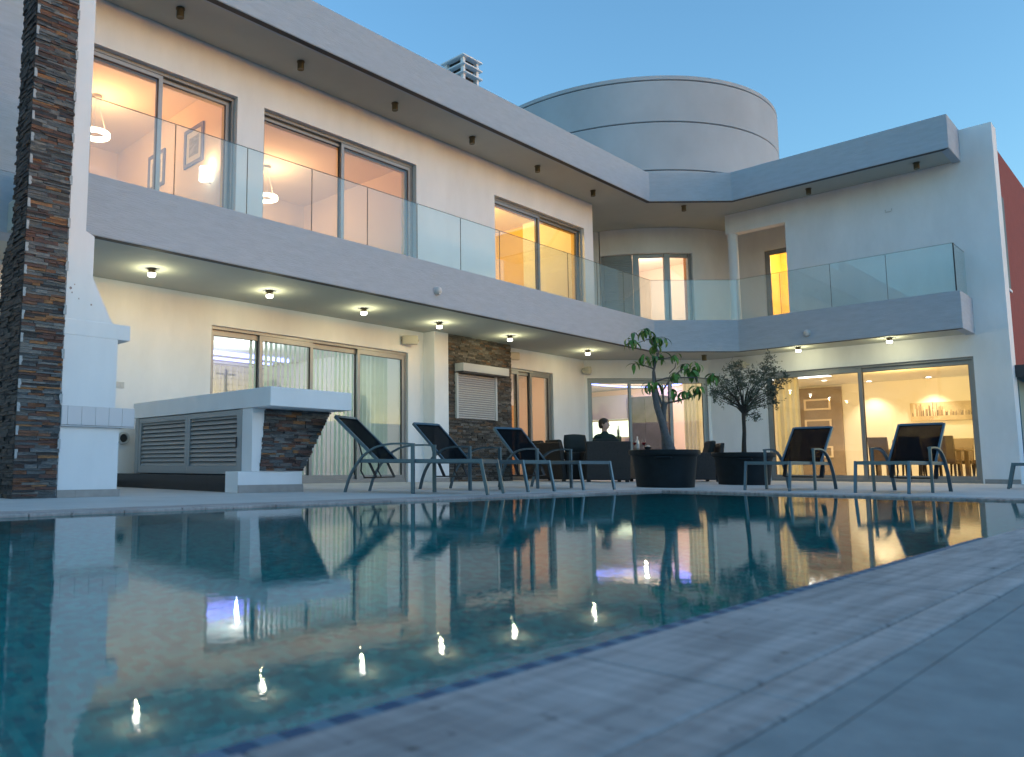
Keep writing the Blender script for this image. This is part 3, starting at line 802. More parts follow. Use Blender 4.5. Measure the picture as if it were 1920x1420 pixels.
# louvred doors on the -X side
def louvre_door(y0, y1):
    b = MB(); f = .06; z0, z1 = .20, .925
    b.box(4.80, 4.838, y0, y0 + f, z0, z1); b.box(4.80, 4.838, y1 - f, y1, z0, z1); b.box(4.80, 4.838, y0 + f, y1 - f, z1 - f, z1); b.box(4.80, 4.838, y0 + f, y1 - f, z0, z0 + .09)
    d = b.build('louvre_door', 'louvre', bar); nl = 11; src = None
    for k in range(nl):
        z = z0 + .115 + (z1 - z0 - .185) * k / (nl - 1)
        if src is None:
            b = MB(); b.add([(4.832, y0 + f, z + .022), (4.806, y0 + f, z - .022), (4.806, y1 - f, z - .022), (4.832, y1 - f, z + .022), (4.836, y0 + f, z + .019), (4.812, y0 + f, z - .024), (4.812, y1 - f, z - .024), (4.836, y1 - f, z + .019)],
                      [(0, 1, 2, 3), (7, 6, 5, 4), (0, 4, 5, 1), (1, 5, 6, 2), (2, 6, 7, 3), (3, 7, 4, 0)]); src = b.build('slat', 'louvre', d); zz = z
        else: c = copy_obj(src, d); c.location = (0, 0, z - zz)
louvre_door(7.45, 8.63); louvre_door(8.634, 9.95)
for ya, yb in ((7.402, 7.447), (9.953, 10.05)):
    b = MB(); b.box(4.795, 4.8385, ya, yb, .19, .932); b.build('cupboard_post', 'louvre', bar)
b = MB(); b.box(4.788, 4.7995, 7.50, 7.515, .5, .62); b.build('handle', 'alu_dark', bar)

# ================================================================== FIXTURES
def spot(x, y, z, lit, label, group, square=False):
    t = thing('ceiling_spotlight', (x, y, z), label, 'spotlight', group)
    b = MB(); b.lathe([(.045, -.012), (.062, -.012), (.062, 0), (.045, 0)], 0, 0, 0, 20)
    b.build('mount', 'lamp_brass', t, local=True, smooth=True)
    b = MB()
    if lit:
        b.lathe([(.047, -.065), (.047, -.0125)], 0, 0, 0, 20); b.build('housing', 'lamp_brass', t, local=True, smooth=True)
        b = MB(); b.lathe([(.02, -.112), (.040, -.109), (.050, -.098), (.050, -.066)], 0, 0, 0, 20); b.build('diffuser', 'glow_lamp', t, local=True, smooth=True)
        lamp('spotlight_bulb', (0, 0, 0), 0, (1, 1, 1)) if False else None
        d = bpy.data.lights.new('bulb', 'POINT'); d.energy = LAMP_W; d.color = (.96, .92, .50); d.shadow_soft_size = .02
        o = bpy.data.objects.new('bulb', d); COL.objects.link(o); o.parent = t; o.location = (0, 0, -.16)
    else:
        b.lathe([(.030, -.125), (.040, -.13), (.052, -.13), (.052, -.0125)], 0, 0, 0, 20); b.build('housing', 'lamp_brass', t, local=True, smooth=True)
LAMP_W = 0.62
g1 = 'spotlights under the roof overhang'
for x, w in ((4.78, 'over the window beside the stone chimney'), (6.83, 'over the first post of the middle upstairs window'), (8.85, 'over the far end of the middle upstairs window'), (10.88, 'over the blank wall between two upstairs windows'), (12.96, 'over the yellow lit upstairs window'), (15.06, 'at the wall corner past the yellow lit window')):
    spot(x, 9.11, ZS2, False, 'unlit brown spotlight under the roof ' + w, g1)
spot(17.54, 8.20, ZS2, False, 'unlit brown spotlight under the angled roof corner before the curved wall', g1)
spot(18.46, 5.78, ZS2, False, 'unlit brown spotlight under the roof beside the recessed balcony door', g1)
spot(18.46, 3.76, ZS2, False, 'unlit brown spotlight under the roof corner next to the red side wall', g1)
g2 = 'spotlights under the balcony'
for x, w in ((4.73, 'between the barbecue chimney and the bar counter'), (6.66, 'over the first leaf of the four leaf sliding door'), (8.585, 'over the middle of the four leaf sliding door'), (10.46, 'between the box speaker and the white pier'), (12.57, 'before the stone wall with the roller shutter'), (15.44, 'over the wicker seats by the angled window')):
    spot(x, 9.59, ZS1, True, 'glowing spotlight under the balcony ' + w, g2)
spot(18.38, 6.15, ZS1, True, 'glowing spotlight over the dining door beside the olive tree crown', g2)
spot(18.38, 4.42, ZS1, True, 'glowing spotlight over the dining door on the skyline canvas side', g2)
spot(18.10, 8.12, ZS1, False, 'unlit brown spotlight under the balcony corner above the potted olive tree', g2)

def dome(p, ang, label):
    t = thing('dome_fixture', p, label, 'wall lamp', 'dome fixtures on the balcony fascia', ang)
    b = MB(); b.loft([[(-.004 - d, r * math.cos(a * math.pi / 10), r * math.sin(a * math.pi / 10)) for a in range(20)] for r, d in ((.075, -.004), (.078, .012), (.070, .012), (.068, .035), (.055, .065), (.03, .082), (.008, .088))])
    b.build('shell', 'plastic_white', t, local=True, smooth=True)
    b = MB(); b.box(-.075, -.05, -.025, .025, -.068, -.035); b.build('visor', 'plastic_white', t, local=True, bevel=.005)
dome((9.285, YF, 3.18), math.pi / 2, 'white dome fixture on the long balcony fascia above the loungers')
dome((XF, 5.81, 3.165), 0, 'white dome fixture on the blue shaded balcony fascia above the dining door')

def speaker(p, ang, label):
    t = thing('wall_speaker', p, label, 'speaker', 'white outdoor speakers', ang)   # faces local -y, bracket at +y
    b = MB(); b.loft([[(-.15, -.20, -.085), (.15, -.20, -.085), (.15, -.20, .085), (-.15, -.20, .085)], [(-.15, -.12, -.085), (.15, -.12, -.085), (.15, -.12, .085), (-.15, -.12, .085)], [(-.10, -.03, -.06), (.10, -.03, -.06), (.10, -.03, .06), (-.10, -.03, .06)]])
    b.build('cabinet', 'plastic_cream', t, local=True, bevel=.012)
    b = MB(); b.box(-.135, .135, -.207, -.2005, -.07, .07); b.build('grille', 'plastic_cream', t, local=True, bevel=.003)
    b = MB(); b.box(-.03, .03, -.03, 0, -.05, .05); b.bar((-.165, -.03, 0), (-.165, -.15, 0), .02, .03); b.bar((.165, -.03, 0), (.165, -.15, 0), .02, .03); b.bar((-.165, -.015, 0), (.165, -.015, 0), .02, .03)
    b.build('bracket', 'plastic_cream', t, local=True)
speaker((10.62, YL - .01, 2.72), R(-38), 'white box speaker above the corner of the curtained sliding door')
speaker((16.66, YL - .03, 2.66), R(38), 'cream box speaker in the corner between the glass door and the angled window')
speaker((XW - .02, 7.55, 2.72), R(-90 - 25), 'cream box speaker on the wall behind the potted olive tree')
speaker((13.75, YL - .02, 2.72), R(-15), 'white box speaker on the wall above the narrow glass door')

t = thing('switch_plate', (4.76, YL, 1.437), 'small white double switch plate on the wall behind the barbecue', 'switch')
b = MB(); b.box(-.075, .075, -.012, 0, -.045, .045); b.build('plate', 'plastic_white', t, local=True, bevel=.004)
for sx in (-.035, .035):
    b = MB(); b.box(sx - .022, sx + .022, -.018, -.0125, -.026, .026); b.build('rocker', 'plastic_white', t, local=True, bevel=.002)
t = thing('hose_bib', (4.85, YL, .68), 'round dark hose outlet on the wall between barbecue and bar', 'tap')
b = MB(); b.loft([[(r * math.cos(a * math.pi / 12), y, r * math.sin(a * math.pi / 12)) for a in range(24)] for r, y in ((.09, 0), (.09, -.03), (.06, -.035), (.06, -.012))]); b.build('rim', 'plastic_white', t, local=True, smooth=True)
b = MB(); b.loft([[(r * math.cos(a * math.pi / 12), y, r * math.sin(a * math.pi / 12)) for a in range(24)] for r, y in ((.058, -.011), (.05, -.018))]); b.build('mouth', 'alu_dark', t, local=True)
t = thing('wall_bracket', (XW, 4.42, 5.75), 'tiny bare fixing bracket on the upper blue shaded wall', 'bracket')
b = MB(); b.tube([(-.005, -.06, .04), (-.03, -.05, -.02), (-.03, .05, -.02), (-.005, .06, .04)], .008, 6); b.build('hook', 'plastic_white', t, local=True)

# roller shutter of the kitchen hatch
t = thing('roller_shutter', (12.26, 10.25, 1.25), 'closed pale roller shutter with projecting box on the stone wall', 'shutter')
b = MB(); b.box(11.62, 13.09, 10.02, 10.25, 2.19, 2.35); b.build('shutter_box', 'shutter_box', t, bevel=.006)
b = MB(); b.box(11.64, 13.07, 10.03, 10.25, 2.165, 2.188); b.build('box_lip', 'alu_dark', t)
for x0 in (11.62, 12.85):
    b = MB(); b.box(x0, x0 + .055, 10.195, 10.25, 1.25, 2.164); b.build('guide_rail', 'plastic_white', t)
nl = 20; h = .90 / nl
for k in range(nl):
    b = MB(); z = 1.258 + k * h; b.loft([[(11.676, 10.235, z), (11.676, 10.235, z + h * .86), (11.676, 10.218, z + h * .8), (11.676, 10.212, z + h * .4), (11.676, 10.218, z + h * .06)], [(12.849, 10.235, z), (12.849, 10.235, z + h * .86), (12.849, 10.218, z + h * .8), (12.849, 10.212, z + h * .4), (12.849, 10.218, z + h * .06)]])
    b.build('lath', 'shutter', t)
b = MB(); b.box(11.66, 12.86, 10.236, 10.249, 1.252, 2.163); b.build('backing', 'alu_dark', t)

# ================================================================== LOUNGERS
def make_lounger():
    t = thing('sun_lounger', (0, 0, 0), 'x', 'sun lounger', 'sun loungers by the pool')
    fm = 'lounger_frame'; kw = dict(local=True)
    for s in (-1, 1):
        b = MB(); b.bar((.062, .27 * s, .352), (1.49, .285 * s, .352), .022, .042); b.build('side_rail', fm, t, bevel=.004, **kw)
        b = MB(); b.bar((.075, .268 * s, .372), (0, .268 * s, 0), .034, .03, (0, 1, 0)); b.build('leg', fm, t, bevel=.004, **kw)
        b = MB(); b.bar((.832, .3035 * s, 0), (.832, .3035 * s, .535), .042, .028, (0, 1, 0)); b.build('arm_post', fm, t, bevel=.004, **kw)
        b = MB(); b.strip([(.812, .3035 * s, .533), (.95, .3035 * s, .542), (1.08, .3035 * s, .541), (1.18, .3035 * s, .53), (1.28, .3035 * s, .505), (1.37, .3035 * s, .462), (1.45, .3035 * s, .40), (1.52, .3035 * s, .32), (1.58, .3035 * s, .235), (1.63, .3035 * s, .13), (1.672, .3035 * s, .0)], .04, .02); b.build('arm', fm, t, smooth=True, **kw)
        b = MB(); b.bar((1.285, .252 * s, .362), (1.842, .252 * s, .866), .024, .036); b.build('back_rail', fm, t, bevel=.004, **kw)
        b = MB(); b.tube([(1.55, .215 * s, .575), (1.50, .215 * s, .42), (1.515, .215 * s, .24), (1.47, .215 * s, .165)], .010, 6); b.build('prop', 'alu_dark', t, **kw)
        b = MB(); b.bar((1.40, .235 * s, .335), (1.31, .235 * s, .17), .012, .045, (0, 1, 0)); b.build('ratchet', 'alu_dark', t, **kw)
    b = MB(); b.bar((.07, -.258, .352), (.07, .258, .352), .022, .04); b.build('foot_bar', fm, t, **kw)
    b = MB(); b.bar((1.835, -.24, .862), (1.835, .24, .862), .024, .036, (.67, 0, .74)); b.build('top_bar', fm, t, **kw)
    b = MB(); b.bar((1.49, -.275, .352), (1.49, .275, .352), .022, .036); b.build('rear_bar', fm, t, **kw)
    b = MB(); b.bar((1.47, -.215, .165), (1.47, .215, .165), .018, .018); b.bar((1.31, -.235, .17), (1.31, .235, .17), .014, .014); b.build('prop_bar', 'alu_dark', t, **kw)
    b = MB(); n = 8     # seat sling with a slight sag
    vs, fs = [], []
    for i in range(n + 1):
        s_ = .09 + (1.29 - .09) * i / n
        for j in range(7):
            w = -.262 + .524 * j / 6; vs.append((s_, w, .366 - .022 * math.sin(math.pi * j / 6) * (.5 + .5 * math.sin(math.pi * i / n))))
    for i in range(n):
        for j in range(6): fs.append((i * 7 + j, i * 7 + j + 1, (i + 1) * 7 + j + 1, (i + 1) * 7 + j))
    b.add(vs, fs); o = b.build('seat_sling', 'sling', t, smooth=True, **kw); sm = o.modifiers.new('solid', 'SOLIDIFY'); sm.thickness = .004
    b = MB(); vs, fs = [], []
    for i in range(n + 1):
        q = .02 + .965 * i / n
        for j in range(7):
            w = -.242 + .484 * j / 6; sg = .016 * math.sin(math.pi * j / 6) * math.sin(math.pi * i / n); vs.append((1.298 + .537 * q + sg * .68, w, .366 + .499 * q - sg * .73))
    for i in range(n):
        for j in range(6): fs.append((i * 7 + j, i * 7 + j + 1, (i + 1) * 7 + j + 1, (i + 1) * 7 + j))
    b.add(vs, fs); o = b.build('back_sling', 'sling', t, smooth=True, **kw); sm = o.modifiers.new('solid', 'SOLIDIFY'); sm.thickness = .004
    return t
lounger = make_lounger()
spots = [(6.607, 5.259, 110.4, 'dark mesh sun lounger beside the stone clad bar counter'),
         (7.706, 5.453, 91.1, 'dark mesh sun lounger in front of the stone wall with the roller shutter'),
         (8.948, 5.443, 76.4, 'dark mesh sun lounger in front of the narrow glass door, beside the wicker seats'),
         (10.396, 3.939, 0.7, 'dark mesh sun lounger in front of the potted olive tree'),
         (10.413, 2.686, -0.9, 'dark mesh sun lounger in front of the dining table window'),
         (14.55, 2.14, -84, 'dark sun lounger at the end wall, only its foot in view')]
for i, (x, y, a, lb) in enumerate(spots):
    o = lounger if i == 0 else copy_tree(lounger)
    o.location = (x, y, 0); o.rotation_euler = (0, 0, R(a)); o['label'] = lb

# ================================================================== POTS AND PLANTS
def make_pot(loc, label):
    t = thing('plant_tub', loc, label, 'plant pot', 'black plastic tubs')
    b = MB(); b.lathe([(.36, .0), (.405, .005), (.408, .04), (.455, .44), (.468, .47), (.50, .475), (.505, .50), (.503, .545), (.495, .55), (.472, .55), (.465, .53), (.455, .47)], 0, 0, 0, 48); b.build('tub', 'pot', t, local=True, smooth=True)
    b = MB(); n = 28; vs = [(0, 0, .52)] + [(.458 * math.cos(2 * math.pi * i / n), .458 * math.sin(2 * math.pi * i / n), .495) for i in range(n)]
    b.add(vs, [(0, 1 + i, 1 + (i + 1) % n) for i in range(n)]); b.build('soil', 'soil', t, local=True, smooth=True)
    for a in (25, 205):
        b = MB(); c, s_ = math.cos(R(a)), math.sin(R(a)); b.tube([(.46 * c - .12 * s_, .46 * s_ + .12 * c, .43), (.50 * c - .09 * s_, .50 * s_ + .09 * c, .44), (.50 * c + .09 * s_, .50 * s_ - .09 * c, .44), (.46 * c + .12 * s_, .46 * s_ - .12 * c, .43)], .014, 6); b.build('handle', 'pot', t, local=True)
P1, P2 = Vector((11.07, 5.63, 0)), Vector((13.84, 5.61, 0))
make_pot(P1, 'big black tub holding the thick trunked drooping leaf tree')
make_pot(P2, 'big black tub holding the small olive tree')

def leaf_mesh(k):
    b = MB(); L_ = .20; vs, fs = [], []; n = 7; droop = (2.1, 2.7, 1.7)[k]
    x, z, a = 0, 0, .35
    for i in range(n + 1):
        t_ = i / n; w = .022 * math.sin(math.pi * min(1, t_ * .92 + .06)) ** .8
        fold = .25 * w
        vs += [(x, -w, z + fold), (x, 0, z), (x, w, z + fold)]
        a -= droop / n; x += L_ / n * math.cos(a); z += L_ / n * math.sin(a)
    for i in range(n):
        for j in range(2): fs.append((i * 3 + j, i * 3 + j + 1, i * 3 + j + 4, i * 3 + j + 3))
    me = bpy.data.meshes.new('leaf'); me.from_pydata(vs, [], fs); me.materials.append(M['leaf_big']); me.polygons.foreach_set('use_smooth', [True] * len(fs)); return me
def frangipani():
    rn = random.Random(11)
    t = thing('potted_tree', P1 + Vector((0, 0, .5)), 'leafy tree with two thick grey trunks and drooping leaf clusters in tub', 'tree')
    # unit vectors: image-right and depth at this spot
    Rv, Dv = Vector((.738, -.675, 0)), Vector((.675, .738, 0))
    def P(a, z, dp=0): return tuple(Rv * a + Dv * dp + Vector((0, 0, z - .5)))
    b = MB(); b.tube([P(.10, .47), P(.09, .57), P(.03, .78), P(-.02, .98), P(-.08, 1.2), P(-.12, 1.46)], 1, 10, radii=[.105, .074, .058, .05, .046, .042]); b.build('trunk', 'bark_grey', t, local=True, smooth=True)
    b = MB(); b.tube([P(.05, .47, .05), P(.04, .6, .05), P(.03, .9, .05), P(.025, 1.14, .04), P(.05, 1.27, .04)], 1, 10, radii=[.07, .054, .043, .044, .048]); b.build('trunk', 'bark_grey', t, local=True, smooth=True)
    br = [([P(-.12, 1.44), P(-.12, 1.72), P(-.095, 1.87, -.05), P(-.05, 2.03, -.06), P(-.11, 2.15), P(-.16, 2.27)], .017),
          ([P(-.095, 1.77), P(-.23, 1.84, .1), P(-.31, 1.86, .15)], .010), ([P(-.07, 1.91), P(.05, 1.92, -.1), P(.14, 1.93, -.15)], .009),
          ([P(-.11, 2.15), P(-.19, 2.22, -.05), P(-.40, 2.14, -.15)], .009), ([P(-.055, 2.0), P(.02, 2.01, .1), P(.08, 2.03, .15)], .009),
          ([P(.0, 1.24, .03), P(-.055, 1.46, .05), P(-.08, 1.71, .05), P(-.11, 1.79, .0)], .015), ([P(.03, 1.25, .04), P(.055, 1.46, .1), P(.15, 1.57, .15), P(.255, 1.68, .15), P(.39, 1.79, .2), P(.53, 1.80, .2)], .014),
          ([P(-.065, 1.59, .05), P(.05, 1.625, -.08), P(.28, 1.625, -.15), P(.45, 1.62, -.2), P(.62, 1.60, -.2)], .011), ([P(.06, 1.25, .04), P(.23, 1.29, -.1), P(.39, 1.34, -.15), P(.475, 1.42, -.2)], .013),
          ([P(.45, 1.615, -.2), P(.475, 1.53, -.2)], .008), ([P(.18, 1.72, .15), P(.25, 1.80, .1), P(.27, 1.88, .1)], .008)]
    for pts, r in br:
        b = MB(); b.tube(pts, 1, 7, radii=[r * (1.15 - .5 * i / (len(pts) - 1)) for i in range(len(pts))]); b.build('branch', 'bark_grey', t, local=True, smooth=True)
    crown = bpy.data.objects.new('crown', None); COL.objects.link(crown); crown.parent = t
    ms = [leaf_mesh(k) for k in range(3)]
    cl = [(-.20, 2.36, 0, 11), (-.095, 2.24, -.05, 9), (.065, 2.25, .1, 8), (-.07, 2.15, .05, 8), (-.47, 2.17, -.15, 9), (-.21, 1.98, .1, 6), (-.11, 1.93, -.05, 7), (-.34, 1.88, .15, 4), (.16, 1.96, -.15, 6), (.08, 2.02, .15, 3),
          (-.22, 1.54, -.05, 6), (-.08, 1.55, .0, 8), (.175, 1.68, -.1, 10), (.43, 1.74, -.1, 9), (.62, 1.86, .2, 8), (.44, 1.85, .2, 6), (.70, 1.64, -.2, 11), (.46, 1.46, -.2, 11), (.31, 1.42, -.13, 6), (.19, 1.36, -.1, 5), (.13, 1.45, -.05, 3), (-.47, 2.28, -.15, 3)]
    for (a, z, dp, n) in cl:
        a0 = rn.uniform(0, 6.28)
        n = round(n * 1.3)
        for i in range(n):
            o = bpy.data.objects.new('leaf', rn.choice(ms)); COL.objects.link(o); o.parent = crown
            o.location = Vector(P(a, z, dp)) + Vector((rn.uniform(-.02, .02), rn.uniform(-.02, .02), rn.uniform(-.03, .03)))
            o.rotation_euler = (rn.uniform(-.25, .25), rn.uniform(-.3, .5), a0 + 6.28 * i / n + rn.uniform(-.3, .3)); k = rn.uniform(.75, 1.15); o.scale = (k, k * rn.uniform(.9, 1.25), k)
frangipani()
def olive():
    rn = random.Random(5)
    t = thing('olive_tree', P2 + Vector((0, 0, .5)), 'small olive tree with thin trunk and fine dark foliage in tub', 'tree')
    Rv, Dv = Vector((.738, -.675, 0)), Vector((.675, .738, 0))
    def P(a, z, dp=0): return Rv * a + Dv * dp + Vector((0, 0, z - .5))
    b = MB(); b.tube([P(.02, .47), P(.03, .7), P(.045, .91), P(.045, 1.12), P(.05, 1.23)], 1, 9, radii=[.045, .036, .032, .031, .036]); b.build('trunk', 'bark_dark', t, local=True, smooth=True)
    cl = [(-.39, 1.61, 0), (-.22, 1.82, .15), (-.15, 1.97, -.1), (0, 2.06, .1), (-.04, 1.70, -.2), (.08, 1.80, .2), (.16, 1.56, -.2), (.28, 1.94, .1), (.37, 1.75, -.2), (.48, 1.89, 0), (.585, 2.17, .1), (.65, 1.94, .1), (.73, 1.83, -.1), (.64, 1.66, .15), (.58, 1.42, 0), (.39, 1.42, .15), (.21, 1.21, -.05), (-.45, 1.51, -.05), (-.15, 1.56, .2), (.02, 1.60, .25), (.2, 1.72, -.25), (.5, 1.60, -.15), (.53, 2.02, .1), (-.28, 1.68, -.1), (-.02, 1.48, .1), (.12, 1.40, -.15), (.3, 1.56, .1), (.45, 1.50, -.1), (-.2, 1.62, .1), (.68, 1.74, 0), (.25, 1.84, 0), (-.06, 1.86, -.1)]
    for k, (a, z, dp) in enumerate(cl):
        b = MB(); root = P(.05, 1.22); tip = P(a, z, dp); side = Vector((rn.uniform(-.05, .05), rn.uniform(-.05, .05), 0))
        fork = P(.05 + (a - .05) * .25, 1.22 + (z - 1.22) * .42, dp * .3)
        if z < 1.3: fork = P(.12, 1.215, 0)
        b.tube([root, fork, (fork + tip) / 2 + side, tip], 1, 5, radii=[.017, .011, .006, .003]); b.build('branch', 'bark_dark', t, local=True, smooth=True)
    vs, fs = [], []
    def leaf(p, d, s):
        d = d.normalized(); sd = d.cross(Vector((rn.uniform(-1, 1), rn.uniform(-1, 1), rn.uniform(-1, 1))))
        if sd.length < .01: return
        sd = sd.normalized() * s * .17; o = len(vs); q = d * s
        vs.extend([tuple(p), tuple(p + q * .5 + sd), tuple(p + q), tuple(p + q * .5 - sd)]); fs.append((o, o + 1, o + 2, o + 3))
    for (a, z, dp) in cl:
        c = P(a, z, dp)
        for tw in range(rn.randint(17, 23)):
            d = Vector((rn.gauss(0, 1), rn.gauss(0, 1), rn.gauss(.25, .8))).normalized(); Ls = rn.uniform(.05, .19); s0 = c + Vector((rn.gauss(0, .04), rn.gauss(0, .04), rn.gauss(0, .045)))
            for i in range(12):
                p = s0 + d * Ls * i / 12 + Vector((rn.gauss(0, .006), rn.gauss(0, .006), rn.gauss(0, .006)))
                leaf(p, d * .6 + Vector((rn.uniform(-1, 1), rn.uniform(-1, 1), rn.uniform(-.9, .9))), rn.uniform(.03, .055))
    me = bpy.data.meshes.new('crown'); me.from_pydata(vs, [], fs); me.materials.append(M['leaf_olive']); o = bpy.data.objects.new('crown', me); COL.objects.link(o); o.parent = t; o['kind'] = 'stuff'
olive()

# ================================================================== WICKER SEATING, PERSON, TABLEWARE
def wicker_chair(name, loc, rz, label, w=.66, cushion=True, cat='armchair', backh=.80):
    """local: faces +x; base centre at origin"""
    t = thing(name, loc, label, cat, 'dark wicker seating by the angled window', rz); kw = dict(local=True, bevel=.018)
    d = .72
    b = MB(); b.box(-d / 2 + .08, d / 2, -w / 2, w / 2, .05, .30); b.build('seat_base', 'wicker', t, **kw)
    for s in (-1, 1):
        b = MB(); y0, y1 = (w / 2 - .0, w / 2 + .11); y0, y1 = (y0 * s, y1 * s)
        b.box(-d / 2 + .10, d / 2, y0, y1, .04, .60); b.build('arm_panel', 'wicker', t, **kw)
    b = MB(); W2 = w / 2 + .10
    b.loft([[(-d / 2 + .0, -W2, .04), (-d / 2 + .10, -W2, .04), (-d / 2 + .10, W2, .04), (-d / 2 + .0, W2, .04)], [(-d / 2 - .10, -W2, backh), (-d / 2 - .02, -W2, backh), (-d / 2 - .02, W2, backh), (-d / 2 - .10, W2, backh)]]); b.build('backrest', 'wicker', t, **kw)
    for sx in (-d / 2 + .05, d / 2 - .06):
        for sy in (-w / 2 - .04, w / 2 + .04):
            b = MB(); b.box(sx - .03, sx + .03, sy - .03, sy + .03, 0, .05); b.build('leg', 'wicker', t, local=True)
    if cushion:
        n = max(1, round(w / .66))
        for i in range(n):
            y0 = -w / 2 + i * w / n; b = MB(); b.box(-d / 2 + .12, d / 2 + .01, y0 + .01, y0 + w / n - .01, .302, .43); b.build('seat_cushion', 'cushion', t, local=True, bevel=.035)
            b = MB(); yy = y0 + w / n / 2; b.loft([[(-.25 + .03 * k, yy - .24, .45 + q) for k, q in ((0, 0), (4, 0))] + [(-.25 + .03 * 4, yy + .24, .45), (-.25, yy + .24, .45)], [(-.36, yy - .24, .85), (-.25, yy - .24, .86), (-.25, yy + .24, .86), (-.36, yy + .24, .85)]]); b.build('back_cushion', 'cushion', t, local=True, bevel=.04)
    return t
ch = wicker_chair('wicker_armchair', (14.05, 8.43, 0), R(44), 'dark wicker armchair with the seated person in it')
wicker_chair('wicker_sofa', (14.05, 9.55, 0), R(-20), 'dark wicker sofa with cushions against the white wall', w=1.25, cat='sofa')
wicker_chair('wicker_armchair', (16.25, 7.55, 0), R(130), 'dark wicker armchair half hidden behind the large tub')
# loose cushion on the sofa arm
t = thing('cushion', (13.86, 8.96, .60), 'dark tufted scatter cushion leaning on the wicker sofa', 'cushion', rz=R(-42))
b = MB(); rg = []
for k, y in ((.35, -.075), (.75, -.055), (.97, -.02), (1.0, .0), (.97, .02), (.75, .055), (.35, .075)):
    ring_ = []
    for i in range(24):
        a = 2 * math.pi * i / 24; c, s_ = math.cos(a), math.sin(a); q = .24 / max(abs(c), abs(s_)) ** .72
        ring_.append((q * k * c, y + .10 * (q * k * s_) , .17 + q * k * s_ * .82))
    rg.append(ring_)
b.loft(rg); b.build('pad', 'cushion', t, local=True, smooth=True)
b = MB(); b.lathe([(.004, .0), (.02, .004), (.02, .012), (.004, .016)], 0, -.078, .162, 12); b.build('button', 'cushion', t, local=True)

tb = thing('wicker_table', (15.15, 7.80, 0), 'dark wicker garden table with wine glasses on it', 'table', rz=R(-45))
b = MB(); b.box(-.55, .55, -.36, .36, .06, .60); b.build('body', 'wicker', tb, local=True, bevel=.015)
b = MB(); b.box(-.60, .60, -.41, .41, .602, .635); b.build('table_top', 'alu_dark', tb, local=True, bevel=.006)
for sx in (-.5, .5):
    for sy in (-.31, .31):
        b = MB(); b.box(sx - .03, sx + .03, sy - .03, sy + .03, 0, .0595); b.build('leg', 'wicker', tb, local=True)
def wine_glass(p, label):
    t = thing('wine_glass', p, label, 'wine glass', 'red wine glasses on the wicker table')
    b = MB(); b.lathe([(.036, 0), (.036, .003), (.006, .008), (.0045, .09), (.012, .10), (.036, .125), (.045, .155), (.043, .185), (.034, .225)], 0, 0, 0, 20); b.build('glass', 'wine_glass', t, local=True, smooth=True)
    b = MB(); b.lathe([(.006, .104), (.033, .126), (.042, .150), (.0422, .158), (.001, .158)], 0, 0, 0, 20); b.build('wine', 'wine', t, local=True, smooth=True)
wine_glass((14.69, 8.10, .636), 'red wine glass beside the bottle on the wicker table, nearer the person')
wine_glass((14.77, 7.94, .636), 'red wine glass beside the bowl on the wicker table')
t = thing('wine_bottle', (14.81, 8.10, .636), 'pale wine bottle between the wine glasses', 'bottle')
b = MB(); b.lathe([(.036, 0), (.038, .01), (.038, .17), (.030, .20), (.015, .225), (.013, .29)], 0, 0, 0, 18); b.build('bottle', 'steel', t, local=True, smooth=True)
b = MB(); b.lathe([(.0392, .05), (.0392, .14)], 0, 0, 0, 18); b.build('paper_label', 'paper', t, local=True, smooth=True)
t = thing('snack_bowl', (14.89, 7.92, .636), 'small dark bowl with pale rim next to the wine glasses', 'bowl')
b = MB(); b.lathe([(.03, 0), (.06, .03), (.075, .075), (.07, .075), (.055, .035), (.01, .012)], 0, 0, 0, 20); b.build('bowl', 'int_dark', t, local=True, smooth=True)
b = MB(); b.lathe([(.001, .05), (.06, .055), (.05, .09), (.02, .11), (.001, .112)], 0, 0, 0, 12); b.build('snack', 'int_peach', t, local=True, smooth=True)

